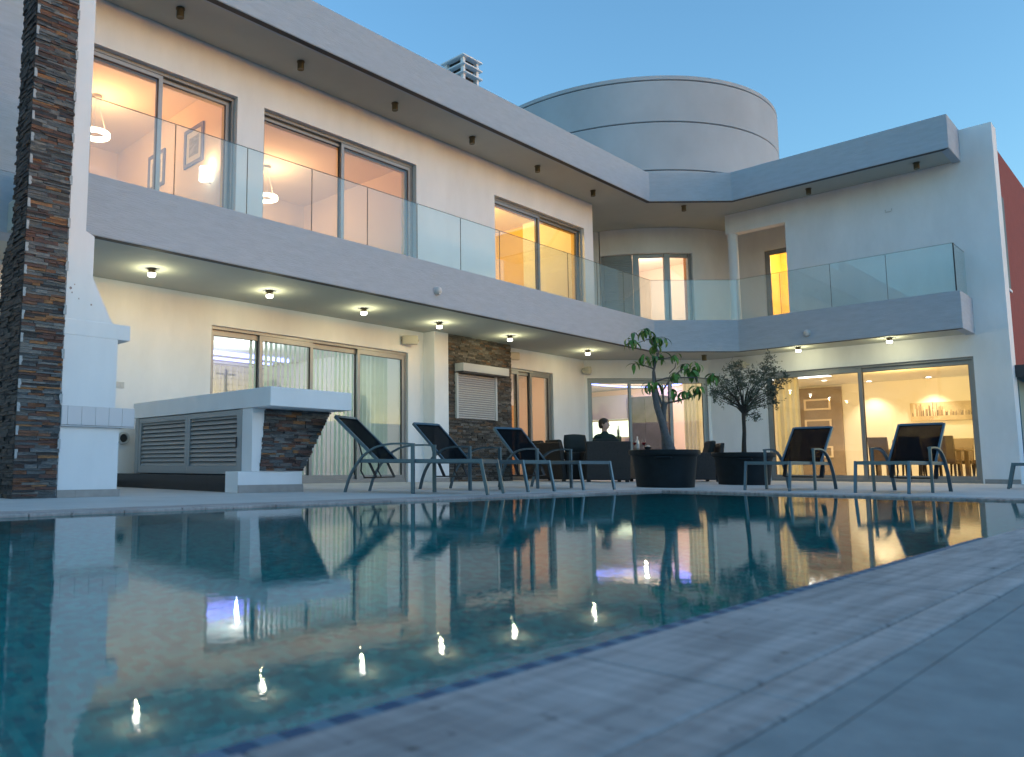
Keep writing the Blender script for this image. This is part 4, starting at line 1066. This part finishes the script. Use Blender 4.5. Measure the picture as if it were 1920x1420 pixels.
def skin_body(name, verts, edges, rad, root, m, parent, levels=2):
    me = bpy.data.meshes.new(name); me.from_pydata(verts, edges, []); o = bpy.data.objects.new(name, me); COL.objects.link(o); o.parent = parent
    sk = o.modifiers.new('skin', 'SKIN'); sk.use_smooth_shade = True
    sv = me.skin_vertices
    if not sv:
        bm = bmesh.new(); bm.from_mesh(me); bm.verts.layers.skin.verify(); bm.to_mesh(me); bm.free(); sv = me.skin_vertices
    for i, r in enumerate(rad):
        sv[0].data[i].radius = r if isinstance(r, tuple) else (r, r)
    sv[0].data[root].use_root = True
    sb = o.modifiers.new('sub', 'SUBSURF'); sb.levels = sb.render_levels = levels
    me.materials.append(M[m]); return o
def person():
    t = thing('person', (14.05, 8.43, 0), 'short haired person in a dark green top sitting in the wicker armchair', 'person', rz=R(44))
    # local: faces +x, y to the left; seat top .43
    vs = [(-.08, 0, .52), (-.12, 0, .66), (-.15, 0, .80), (-.16, 0, .90), (-.155, 0, .965), (-.15, 0, 1.02),
          (-.15, .17, .90), (-.10, .22, .68), (.12, .24, .64), (-.15, -.17, .90), (-.10, -.22, .68), (.12, -.24, .64),
          (-.04, .10, .50), (.36, .12, .50), (.38, .12, .10), (.50, .12, .05), (-.04, -.10, .50), (.36, -.12, .50), (.38, -.12, .10), (.50, -.12, .05)]
    ed = [(0, 1), (1, 2), (2, 3), (3, 4), (4, 5), (3, 6), (6, 7), (7, 8), (3, 9), (9, 10), (10, 11), (0, 12), (12, 13), (13, 14), (14, 15), (0, 16), (16, 17), (17, 18), (18, 19)]
    ra = [(.15, .12), (.145, .11), (.155, .115), (.10, .085), .055, .05, .062, .048, .034, .062, .048, .034, .085, .062, .045, .035, .085, .062, .045, .035]
    body = skin_body('body', vs, ed, ra, 0, 'shirt', t)
    body.data.materials.append(M['trousers'])
    # head: shaped lathe-like loft, turned towards the right (-y) and slightly to the camera
    hd = bpy.data.objects.new('head', None); COL.objects.link(hd); hd.parent = t; hd.location = (-.14, 0, 1.0); hd.rotation_euler = (0, 0, R(-126))
    b = MB(); rings = []
    for z, rx, ry, cx in ((.0, .045, .045, -.01), (.045, .048, .048, -.005), (.06, .060, .056, .012), (.085, .078, .066, .014), (.12, .090, .072, .008), (.16, .096, .076, .0), (.20, .094, .074, -.006), (.235, .074, .060, -.010), (.255, .035, .03, -.012)):
        rings.append([(cx + rx * math.cos(2 * math.pi * i / 20), ry * math.sin(2 * math.pi * i / 20), z) for i in range(20)])
    b.loft(rings); face = b.build('face', 'skin', hd, local=True, smooth=True); sb = face.modifiers.new('sub', 'SUBSURF'); sb.render_levels = 1
    b = MB(); b.loft([[(.090, -.012, .118), (.090, .012, .118), (.118, .008, .112), (.118, -.008, .112)], [(.086, -.008, .165), (.086, .008, .165), (.098, .005, .160), (.098, -.005, .160)]]); b.build('nose', 'skin', hd, local=True, smooth=True, bevel=.003)
    b = MB(); b.box(.083, .094, -.024, .024, .086, .094); b.build('mouth', 'int_orange', hd, local=True, bevel=.003)
    for s in (-1, 1):
        b = MB(); b.lathe([(.001, -.007), (.009, 0), (.001, .007)], .086, .030 * s, .152, 10); b.build('eye', 'int_dark', hd, local=True, smooth=True)
        b = MB(); b.bar((.088, .018 * s, .172), (.080, .046 * s, .170), .008, .006); b.build('eyebrow', 'hair', hd, local=True)
        b = MB(); b.lathe([(.004, -.028), (.012, -.01), (.014, .012), (.004, .028)], -.005, .076 * s, .142, 10); b.build('ear', 'skin', hd, local=True, smooth=True)
    b = MB(); rings = []; rn = random.Random(2)
    for z, rx, ry, cx in ((.07, .080, .070, -.018), (.10, .092, .080, -.014), (.13, .102, .086, -.010), (.165, .108, .089, -.008), (.20, .107, .088, -.010), (.235, .090, .076, -.012), (.262, .058, .050, -.014), (.274, .018, .016, -.014)):
        ring_ = []
        for i in range(28):
            a = 2 * math.pi * i / 28; da = abs((a + math.pi) % (2 * math.pi) - math.pi); k = 1 + rn.uniform(-.03, .05)
            open_ = R(78) if z < .15 else (R(60) if z < .185 else R(25) if z < .21 else 0)
            if da < open_: k = .80
            ring_.append((cx + rx * k * math.cos(a), ry * k * math.sin(a), z + rn.uniform(-.004, .004)))
        rings.append(ring_)
    b.loft(rings); b.build('hair', 'hair', hd, local=True, smooth=True)
    # neck skin
    b = MB(); b.lathe([(.062, -.07), (.052, -.04), (.048, .02)], 0, 0, 0, 16); b.build('neck', 'skin', hd, local=True, smooth=True)
    for s in (-1, 1):   # hands resting on the chair arms / lap
        hx, hy, hz = .14, .24 * s, .63
        v2 = [(hx, hy, hz), (hx + .07, hy, hz - .005)]; e2 = [(0, 1)]; r2 = [.026, (.03, .016)]
        for k, (fy, ln) in enumerate(((-.026, .065), (-.009, .075), (.009, .072), (.025, .055))):
            i0 = len(v2); v2 += [(hx + .085, hy + fy, hz - .004), (hx + .085 + ln * .55, hy + fy * 1.15, hz - .010), (hx + .085 + ln, hy + fy * 1.2, hz - .028)]; e2 += [(1, i0), (i0, i0 + 1), (i0 + 1, i0 + 2)]; r2 += [.010, .009, .007]
        i0 = len(v2); v2 += [(hx + .03, hy - .035 * s, hz - .004), (hx + .065, hy - .055 * s, hz - .014)]; e2 += [(0, i0), (i0, i0 + 1)]; r2 += [.012, .009]
        skin_body('hand', v2, e2, r2, 0, 'skin', t, 1)
person()

# ================================================================== INTERIORS
def room(x0, x1, y0, y1, z0, z1, wall_m, ceil_m='int_ceiling', floor_m='int_floor', sides='BLR', th=.06):
    """inner shells: back wall (+y), left (-x), right (+x), front... floor, ceiling"""
    b = MB(); b.box(x0, x1, y0, y1, z1, z1 + th); b.build('ceiling', ceil_m, house)
    b = MB(); b.box(x0, x1, y0, y1, z0 - .02, z0 + .004); b.build('floor', floor_m, house)
    if 'B' in sides: b = MB(); b.box(x0, x1, y1, y1 + th, z0 + .005, z1 - .001); b.build('inner_wall', wall_m, house)
    if 'L' in sides: b = MB(); b.box(x0 - th, x0 - .001, y0, y1, z0 + .005, z1 - .001); b.build('inner_wall', wall_m, house)
    if 'R' in sides: b = MB(); b.box(x1 + .001, x1 + th, y0, y1, z0 + .005, z1 - .001); b.build('inner_wall', wall_m, house)
    if 'F' in sides: b = MB(); b.box(x0, x1, y0 - th, y0 - .001, z0 + .005, z1 - .001); b.build('inner_wall', wall_m, house)
def room_lamp(loc, zc, watts, col, label):
    t = thing('ceiling_lamp', (loc[0], loc[1], zc), label, 'ceiling lamp', 'flush ceiling lamps indoors')
    b = MB(); b.lathe([(.07, -.05), (.09, -.04), (.09, -.012)], 0, 0, 0, 20); b.build('shade', 'glow_white', t, local=True, smooth=True)
    b = MB(); b.lathe([(.085, -.0115), (.085, -.001)], 0, 0, 0, 20); b.build('base', 'plastic_white', t, local=True, smooth=True)
    d = bpy.data.lights.new('bulb', 'POINT'); d.energy = watts; d.color = col; d.shadow_soft_size = .025; o = bpy.data.objects.new('bulb', d); COL.objects.link(o); o.parent = t; o.location = (0, 0, loc[2] - zc)
WARM = (1.0, .70, .38); PEACH = (1.0, .60, .31)
# upper floor
YI = YU + .262
mat('int_cream', (.82, .68, .54), .9); mat('int_cream_ceiling', (.85, .74, .62), .9)
room(2.80, 6.20, YI, 14.2, 3.275, 6.39, 'int_cream', 'int_cream_ceiling')
room(6.32, 10.8, YI, 14.2, 3.275, 6.39, 'int_cream', 'int_cream_ceiling')
room(11.2, 15.78, YI, 13.4, 3.275, 6.39, 'int_yellow')
def ring_lamp(x, y, z, zc, label, col=PEACH, k=1.0):
    t = thing('pendant_lamp', (x, y, zc), label, 'pendant lamp', 'round glowing pendants upstairs')
    b = MB(); b.lathe([(.09, zc * 0 - .06), (.09, -.001)], 0, 0, 0, 20); b.build('canopy', 'plastic_white', t, local=True, smooth=True)
    for a in (0, 2.09, 4.19):
        b = MB(); b.tube([(.02 * math.cos(a), .02 * math.sin(a), -.06), (.2 * math.cos(a), .2 * math.sin(a), z - zc + .03)], .004, 5); b.build('cord', 'plastic_white', t, local=True)
    b = MB(); n = 32; sec = [(.16, -.03), (.24, -.03), (.24, .03), (.16, .03)]
    b.loft([[(r * math.cos(2 * math.pi * i / n), r * math.sin(2 * math.pi * i / n), z - zc + q) for r, q in sec] for i in range(n + 1)], caps=False); b.build('ring', 'glow_warm', t, local=True, smooth=True)
    d = bpy.data.lights.new('bulb', 'POINT'); d.energy = UP_W * k; d.color = col; d.shadow_soft_size = .2; o = bpy.data.objects.new('bulb', d); COL.objects.link(o); o.parent = t; o.location = (0, 0, z - zc)
UP_W = 8.2
ring_lamp(4.9, 12.14, 5.72, 6.39, 'glowing ring pendant behind the window next to the stone chimney', (1.0, .50, .19), 1.1)
ring_lamp(8.72, 12.74, 5.72, 6.39, 'glowing ring pendant behind the middle upstairs window', (1.0, .55, .25), 1.35)
t = thing('ceiling_lamp', (13.4, 11.6, 6.39), 'flat ceiling lamp in the yellow upstairs room', 'ceiling lamp')
b = MB(); b.lathe([(.16, -.06), (.2, -.04), (.2, 0)], 0, 0, 0, 24); b.build('shade', 'glow_warm', t, local=True, smooth=True)
d = bpy.data.lights.new('bulb', 'POINT'); d.energy = UP_W * 2.4; d.color = (1.0, .62, .17); d.shadow_soft_size = .2; o = bpy.data.objects.new('bulb', d); COL.objects.link(o); o.parent = t; o.location = (0, 0, -.25)
def picture(name, loc, w, h, rz, label, frame_m, inner_m, fw_=.06):
    """hangs on a wall; local face towards -x, width along y"""
    t = thing(name, loc, label, 'picture', None, rz)
    b = MB(); b.box(-.03, 0, -w / 2, w / 2, h / 2 - fw_, h / 2); b.box(-.03, 0, -w / 2, w / 2, -h / 2, -h / 2 + fw_); b.box(-.03, 0, -w / 2, -w / 2 + fw_, -h / 2 + fw_, h / 2 - fw_); b.box(-.03, 0, w / 2 - fw_, w / 2, -h / 2 + fw_, h / 2 - fw_); b.build('frame', frame_m, t, local=True)
    b = MB(); b.box(-.012, -.002, -w / 2 + fw_, w / 2 - fw_, -h / 2 + fw_, h / 2 - fw_); b.build('mat_board', 'paper', t, local=True)
    b = MB(); b.box(-.016, -.0125, -w / 4, w / 4, -h / 4, h / 4); b.build('print', inner_m, t, local=True)
mat('print_grey', (.36, .36, .38), .9, noise=(7, .5, 6, (1, 1, 3)))
picture('framed_picture', (6.20, 11.18, 5.60), .62, .66, 0, 'blue framed print on the upstairs wall next to the wall lamp', 'frame_blue', 'print_grey')
picture('framed_picture', (6.20, 12.50, 5.55), .62, .66, 0, 'blue framed print deeper in the upstairs room, half behind the window post', 'frame_blue', 'print_grey')
t = thing('wall_lamp', (6.20, 10.62, 4.92), 'small glowing fabric wall lamp beside the blue framed print', 'wall lamp')
b = MB(); b.lathe([(.085, -.11), (.085, .11)], -.12, 0, 0, 16); b.build('lamp_shade', 'glow_white', t, local=True, smooth=True)
b = MB(); b.bar((-.12, 0, -.12), (0, 0, -.12), .02, .02); b.build('arm', 'steel', t, local=True)
d = bpy.data.lights.new('bulb', 'POINT'); d.energy = 1.2; d.color = PEACH; d.shadow_soft_size = .08; o = bpy.data.objects.new('bulb', d); COL.objects.link(o); o.parent = t; o.location = (-.12, 0, .16)
# tower room
b = MB(); b.lathe([(RL - .3, 6.36), (RL - .3, 6.40)], TC[0], TC[1], 0, 64); b.build('ceiling', 'int_ceiling', house)
b = MB(); b.box(20.2, 25, 11.9, 11.96, 3.28, 6.36); b.build('inner_wall', 'int_wall', house)
b = MB(); b.box(22.2, 22.26, 8.8, 11.89, 3.28, 6.36); b.build('inner_wall', 'int_wall', house)
b = MB(); b.box(19.9, 22.19, 9.32, 9.38, 3.28, 6.36); b.build('inner_wall', 'int_orange', house)
room_lamp((20.4, 10.6, 5.8), 6.36, 12, (1.0, .70, .48), 'flush ceiling lamp in the round tower room behind the corner window')
# room behind the recessed balcony door
b = MB(); b.box(20.66, 24, 5.0, 8.0, 6.36, 6.40); b.build('ceiling', 'int_ceiling', house)
b = MB(); b.box(23.0, 23.06, 5.0, 8.1, 3.28, 6.355); b.build('inner_wall', 'int_yellow', house)
b = MB(); b.box(20.66, 22.99, 8.03, 8.09, 3.28, 6.355); b.build('inner_wall', 'int_yellow', house)
b = MB(); b.box(20.66, 22.99, 4.9, 4.96, 3.28, 6.355); b.build('inner_wall', 'int_yellow', house)
room_lamp((21.8, 6.6, 5.7), 6.36, 16, (1.0, .72, .36), 'flush ceiling lamp in the yellow room behind the recessed balcony door')

# ---- ground floor, living room behind the four-leaf sliding door
YG = YL + .252
room(5.0, 10.98, YG, 15.6, 0.0, 2.74, 'int_wall')
b = MB(); b.box(5.6, 10.6, 14.35, 14.95, 2.70, 2.739); b.build('cove', 'int_ceiling', house)
b = MB(); b.box(5.7, 10.5, 14.30, 14.348, 2.66, 2.73); b.build('light_strip', 'glow_blue', house)
b = MB(); b.box(5.7, 10.5, 14.952, 15.0, 2.66, 2.73); b.build('light_strip', 'glow_blue', house)
t = thing('ceiling_lamp', (8.46, 13.1, 2.74), 'round flush ceiling lamp in the living room behind the sliding door', 'ceiling lamp')
b = MB(); b.lathe([(.14, -.03), (.16, -.02), (.16, 0)], 0, 0, 0, 24); b.build('shade', 'glow_white', t, local=True, smooth=True)
d = bpy.data.lights.new('bulb', 'POINT'); d.energy = 9; d.color = (.80, .95, .95); d.shadow_soft_size = .025; o = bpy.data.objects.new('bulb', d); COL.objects.link(o); o.parent = t; o.location = (0, 0, -.25)
def curtain(name, p, q, z0, z1, waves, amp, m, label):
    p, q = Vector((*p, 0)), Vector((*q, 0)); d = (q - p); Ln = d.length; d.normalize(); nn = Vector((-d.y, d.x, 0)); n = waves * 8
    t = thing(name, (p.x, p.y, 0), label, 'curtain', 'curtains behind the glass doors')
    b = MB(); vs = []
    for i in range(n + 1):
        f_ = i / n; o_ = nn * amp * (math.sin(f_ * waves * 2 * math.pi) + .35 * math.sin(f_ * waves * 4.7 + 1)); a = p + d * Ln * f_ + o_
        vs += [(a.x, a.y, z0), (a.x, a.y, z1)]
    b.add(vs, [(2 * i, 2 * i + 2, 2 * i + 3, 2 * i + 1) for i in range(n)]); b.build('drape', m, t, smooth=True)
    b = MB(); b.tube([(p.x, p.y, z1 + .02), (q.x, q.y, z1 + .02)], .012, 6); b.build('curtain_rail', 'steel', t)
curtain('curtain', (9.72, 11.02), (10.50, 11.02), .02, 2.62, 7, .03, 'curtain_green', 'pale green pleated curtain at the end of the four leaf sliding door')
t = thing('vertical_blind', (7.3, 11.1, 2.62), 'row of pale vertical blind slats behind the sliding door', 'blind')
b = MB(); b.box(7.25, 9.75, 11.06, 11.14, 2.60, 2.65); b.build('head_rail', 'plastic_white', t)
src = None
for i in range(23):
    x = 7.34 + i * .105
    if src is None: b = MB(); b.bar((-.03, -.03, -2.55), (.03, .03, -2.55), .001, .001); b = MB(); b.bar((-.037, -.02, -1.29), (.037, .02, -1.29), .002, 2.5); src = b.build('slat', 'curtain_green', t, local=True); o = src
    else: o = copy_obj(src, t)
    o.location = (x - 7.3, 0, 0); o.rotation_euler = (0, 0, random.uniform(-.25, .25))
curtain('curtain', (8.4, 15.35), (10.6, 15.35), .02, 2.6, 14, .04, 'curtain_cream', 'cream curtain along the far wall of the living room')

# ---- middle ground floor (narrow glass door) and kitchen (angled window)
b = MB(); b.prism([(11.1, YG), (16.9, YG), (19.1, 8.66), (19.5, 9.05), (22.6, 9.05), (22.6, 15), (11.1, 15)], 2.74, 2.80); b.build('ceiling', 'int_ceiling', house)
b = MB(); b.prism([(11.1, YG), (16.9, YG), (19.1, 8.66), (19.5, 9.05), (22.6, 9.05), (22.6, 15), (11.1, 15)], -.015, .004); b.build('floor', 'int_floor', house)
b = MB(); b.box(11.1, 15.9, 13.3, 13.36, .005, 2.739); b.build('inner_wall', 'int_wall', house)
b = MB(); b.box(15.9, 17.6, 13.3, 13.36, .005, 2.0); b.build('inner_wall', 'int_orange', house)
b = MB(); b.box(17.54, 17.6, 11.6, 13.29, .005, 2.739); b.build('inner_wall', 'int_peach', house)
b = MB(); b.box(22.5, 22.56, 9.05, 15, .005, 2.739); b.build('inner_wall', 'int_peach', house)
b = MB(); b.box(17.6, 22.49, 14.9, 14.96, .005, 2.739); b.build('inner_wall', 'int_wall', house)
b = MB(); b.box(19.3, 22.49, 8.98, 9.04, .005, 2.739); b.build('inner_wall', 'int_wall', house)
room_lamp((15.2, 12.2, 2.5), 2.74, 7, (1.0, .78, .52), 'flush ceiling lamp in the hall behind the narrow glass door')
room_lamp((20.4, 11.0, 2.5), 2.74, 18, (1.0, .78, .56), 'flush ceiling lamp in the kitchen behind the angled window')
t = thing('kitchen_unit', (22.3, 13.0, 0), 'kitchen wall with self glowing backsplash behind the seated person', 'kitchen')
b = MB(); b.box(21.95, 22.495, 12.4, 14.6, .01, .92); b.build('base_cabinet', 'int_taupe', t)
b = MB(); b.box(21.93, 22.495, 12.38, 14.62, .921, .955); b.build('worktop', 'int_dark', t)
b = MB(); b.box(22.47, 22.495, 12.45, 14.5, 1.25, 1.76); b.build('backsplash', 'backsplash_glow', t)  # light on the backsplash is put in as its own emission
b = MB(); b.box(22.15, 22.495, 12.4, 14.6, 1.80, 2.55); b.build('wall_cabinet', 'cabinet_grey', t)
t = thing('refrigerator', (22.2, 11.7, 0), 'tall dark panel cabinet beside the glowing kitchen backsplash', 'cabinet')
b = MB(); b.box(21.95, 22.49, 11.16, 12.28, .01, 2.44); b.build('body', 'int_dark', t)
b = MB(); b.box(21.93, 21.949, 11.18, 11.70, .05, 2.4); b.build('door', 'int_dark', t)
b = MB(); b.box(21.93, 21.949, 11.72, 12.26, .05, 2.4); b.build('door', 'int_dark', t)
for y, h, hb, w in ((13.15, .30, 'bottle', 'beside the head of the seated person'), (12.72, .34, 'bottle', 'next to the tall dark cabinet')):
    t = thing('bottle', (22.1, y, .956), 'dark bottle before the glowing kitchen backsplash ' + w, 'bottle', 'bottles on the kitchen worktop')
    b = MB(); b.lathe([(.037, 0), (.038, .19), (.014, .24), (.013, h)], 0, 0, .30, 14); b.lathe([(.09, 0), (.09, .299)], 0, 0, 0, 14); b.build('bottle', hb, t, local=True, smooth=True)
b = MB(); n = 48   # oval blue cove on the ceiling
for k, (ra_, rb_) in enumerate(((1.9, 1.0),)):
    inner = [(20.3 + ra_ * math.cos(2 * math.pi * i / n), 11.3 + rb_ * math.sin(2 * math.pi * i / n)) for i in range(n)]
    outer = [(20.3 + (ra_ + .22) * math.cos(2 * math.pi * i / n), 11.3 + (rb_ + .22) * math.sin(2 * math.pi * i / n)) for i in range(n)]
    b.add([(x, y, 2.735) for x, y in inner] + [(x, y, 2.735) for x, y in outer], [(i, (i + 1) % n, n + (i + 1) % n, n + i) for i in range(n)])
b.build('cove_light', 'glow_blue', house)
curtain('curtain', (18.80, 9.00), (19.06, 8.74), .02, 2.62, 4, .03, 'curtain_cream', 'narrow cream curtain at the end of the angled window')

# ---- dining room in the right wing
room(19.26, 25.5, 2.92, 8.92, 0.0, 2.74, 'int_wall', sides='BRF')
for k in range(4):
    b = MB(); b.box(20.9 + k * .55, 21.3 + k * .55, 6.9, 8.5, 2.728, 2.7385); b.build('ceiling_glow_band', 'glow_white', house)  # bright bands built as glowing strips under the ceiling
room_lamp((22.2, 5.3, 2.6), 2.74, 27, (1.0, .66, .20), 'flush ceiling lamp over the dining table')
for (x, y, w) in ((25.1, 5.2, 'right above the skyline canvas'), (25.1, 6.6, 'between the skyline canvas and the taupe panel'), (24.0, 7.4, 'before the taupe panel with niches')):
    t = thing('downlight', (x, y, 2.74), 'small round recessed dining room downlight ' + w, 'downlight', 'recessed downlights in the dining room')
    b = MB(); b.lathe([(.05, -.012), (.06, -.01), (.06, 0)], 0, 0, 0, 16); b.build('lens', 'glow_white', t, local=True)
    d = bpy.data.lights.new('bulb', 'SPOT'); d.energy = 12; d.color = (1.0, .80, .50); d.spot_size = R(95); d.spot_blend = .7; d.shadow_soft_size = .04; o = bpy.data.objects.new('bulb', d); COL.objects.link(o); o.parent = t; o.location = (0, 0, -.05)
# skyline canvas
t = thing('skyline_canvas', (25.49, 5.03, 1.83), 'wide sepia city skyline canvas on the dining room wall', 'picture')
b = MB(); b.box(-.03, 0, -.72, .72, -.25, .25); b.build('canvas', 'canvas', t, local=True)
rn = random.Random(4); y = -.70
while y < .68:
    w = rn.uniform(.010, .03); env = .10 + .16 * max(0, math.sin((y + .2) * 4.2)) ** 2 + (.12 if .45 < y < .62 else 0); h = rn.uniform(.5, 1.25) * env * 1.25
    b = MB(); b.box(-.033, -.0305, y, y + w, -.12, -.12 + h); b.build('skyline_mark', rn.choice(['table_wood', 'dining_leather', 'table_wood', 'frame_pale']), t, local=True); y += w + rn.uniform(.0, .004)
# taupe display panel with three lit frames
t = thing('display_wall', (25.48, 7.98, 0), 'dark taupe wall panel with three pale framed niches in the dining room', 'wall panel')
b = MB(); b.box(25.40, 25.495, 7.42, 8.54, .006, 2.68); b.build('panel', 'int_taupe', t)
for z0 in (2.01, 1.40, .60):
    b = MB(); y0, y1, z1 = 7.70, 8.42, z0 + .33
    b.box(25.36, 25.399, y0, y1, z1 - .05, z1); b.box(25.36, 25.399, y0, y1, z0, z0 + .05); b.box(25.36, 25.399, y0, y0 + .05, z0 + .05, z1 - .05); b.box(25.36, 25.399, y1 - .05, y1, z0 + .05, z1 - .05); b.build('niche_frame', 'frame_pale', t)
curtain('curtain', (19.40, 7.05), (19.46, 6.55), .02, 2.62, 4, .03, 'curtain_cream', 'cream curtain bunched beside the dining room sliding door')
# dining table and chairs
t = thing('dining_table', (22.9, 5.0, 0), 'pale wooden dining table behind the sliding door', 'table')
b = MB(); b.box(-.5, .5, -.95, .95, .71, .76); b.build('table_top', 'table_wood', t, local=True, bevel=.006)
for sx in (-.4, .4):
    for sy in (-.82, .82): b = MB(); b.box(sx - .04, sx + .04, sy - .04, sy + .04, .005, .709); b.build('leg', 'table_wood', t, local=True)
def dining_chair():
    t = thing('dining_chair', (0, 0, 0), 'x', 'chair', 'dining chairs')   # faces +x
    b = MB(); b.box(-.22, .22, -.22, .22, .40, .49); b.build('seat', 'dining_leather', t, local=True, bevel=.02)
    b = MB(); rings = []
    for z, x in ((.42, -.20), (.6, -.225), (.8, -.26), (1.0, -.32), (1.04, -.335)): rings.append([(x - .035, -.21, z), (x + .02, -.21, z), (x + .02, .21, z), (x - .035, .21, z)])
    b.loft(rings); b.build('backrest', 'dining_leather', t, local=True, bevel=.012, smooth=True)
    for sx in (-.18, .18):
        for sy in (-.18, .18):
            b = MB(); b.loft([[(sx * 1.25 + a, sy * 1.05 + c, .005) for a, c in ((-.014, -.014), (.014, -.014), (.014, .014), (-.014, .014))], [(sx + a, sy + c, .399) for a, c in ((-.022, -.022), (.022, -.022), (.022, .022), (-.022, .022))]]); b.build('leg', 'dark_wood', t, local=True)
    return t
dc = dining_chair()
cs = [(22.15, 5.65, 0, 'brown leather dining chair facing the table, next to the display panel'), (22.15, 5.0, 0, 'brown leather dining chair at the middle of the table'), (22.15, 4.35, 0, 'brown leather dining chair on the window side, at the skyline canvas end of the table'),
      (23.65, 5.65, 180, 'brown leather dining chair across the table, back to the wall, far corner'), (23.65, 5.0, 180, 'brown leather dining chair across the table, back to the wall, middle'), (23.65, 4.35, 180, 'brown leather dining chair across the table under the skyline canvas'),
      (22.9, 3.75, 90, 'brown leather dining chair at the head of the table, seen from the side'), (23.6, 3.50, 95, 'brown leather dining chair set aside against the dining room wall')]
for i, (x, y, a, lb) in enumerate(cs):
    o = dc if i == 0 else copy_tree(dc); o.location = (x, y, 0); o.rotation_euler = (0, 0, R(a)); o['label'] = lb

# ================================================================== UTILITY POLE beyond the added wall (its reflection shows in the glass)
t = thing('utility_pole', (27.6, -23.3, -.33), 'wooden utility pole with wires beyond the added wall, reflected in the sliding door', 'utility pole')
b = MB(); b.tube([(0, 0, 0), (0, 0, 7.1)], 1, 10, radii=[.15, .10]); b.build('pole', 'pole_wood', t, local=True, smooth=True)
b = MB(); b.bar((-.75, 0, 6.75), (.75, 0, 6.75), .1, .1); b.build('cross_arm', 'pole_wood', t, local=True)
for k, z in enumerate((6.9, 6.4, 6.0, 5.6, 5.2)):
    b = MB(); b.lathe([(.03, 0), (.05, .03), (.05, .09), (.02, .12)], .16, 0, z, 8); b.build('insulator', 'plastic_white', t, local=True, smooth=True)
    for s_ in (-1, 1):
        b = MB(); b.tube([(.16 + s_ * 40 * q, 14 * s_ * q, z + .1 - 1.6 * q * (1 - q) * 2) for q in (0, .15, .3, .5, .75, 1)], .014, 5); b.build('wire', 'alu_dark', t, local=True)
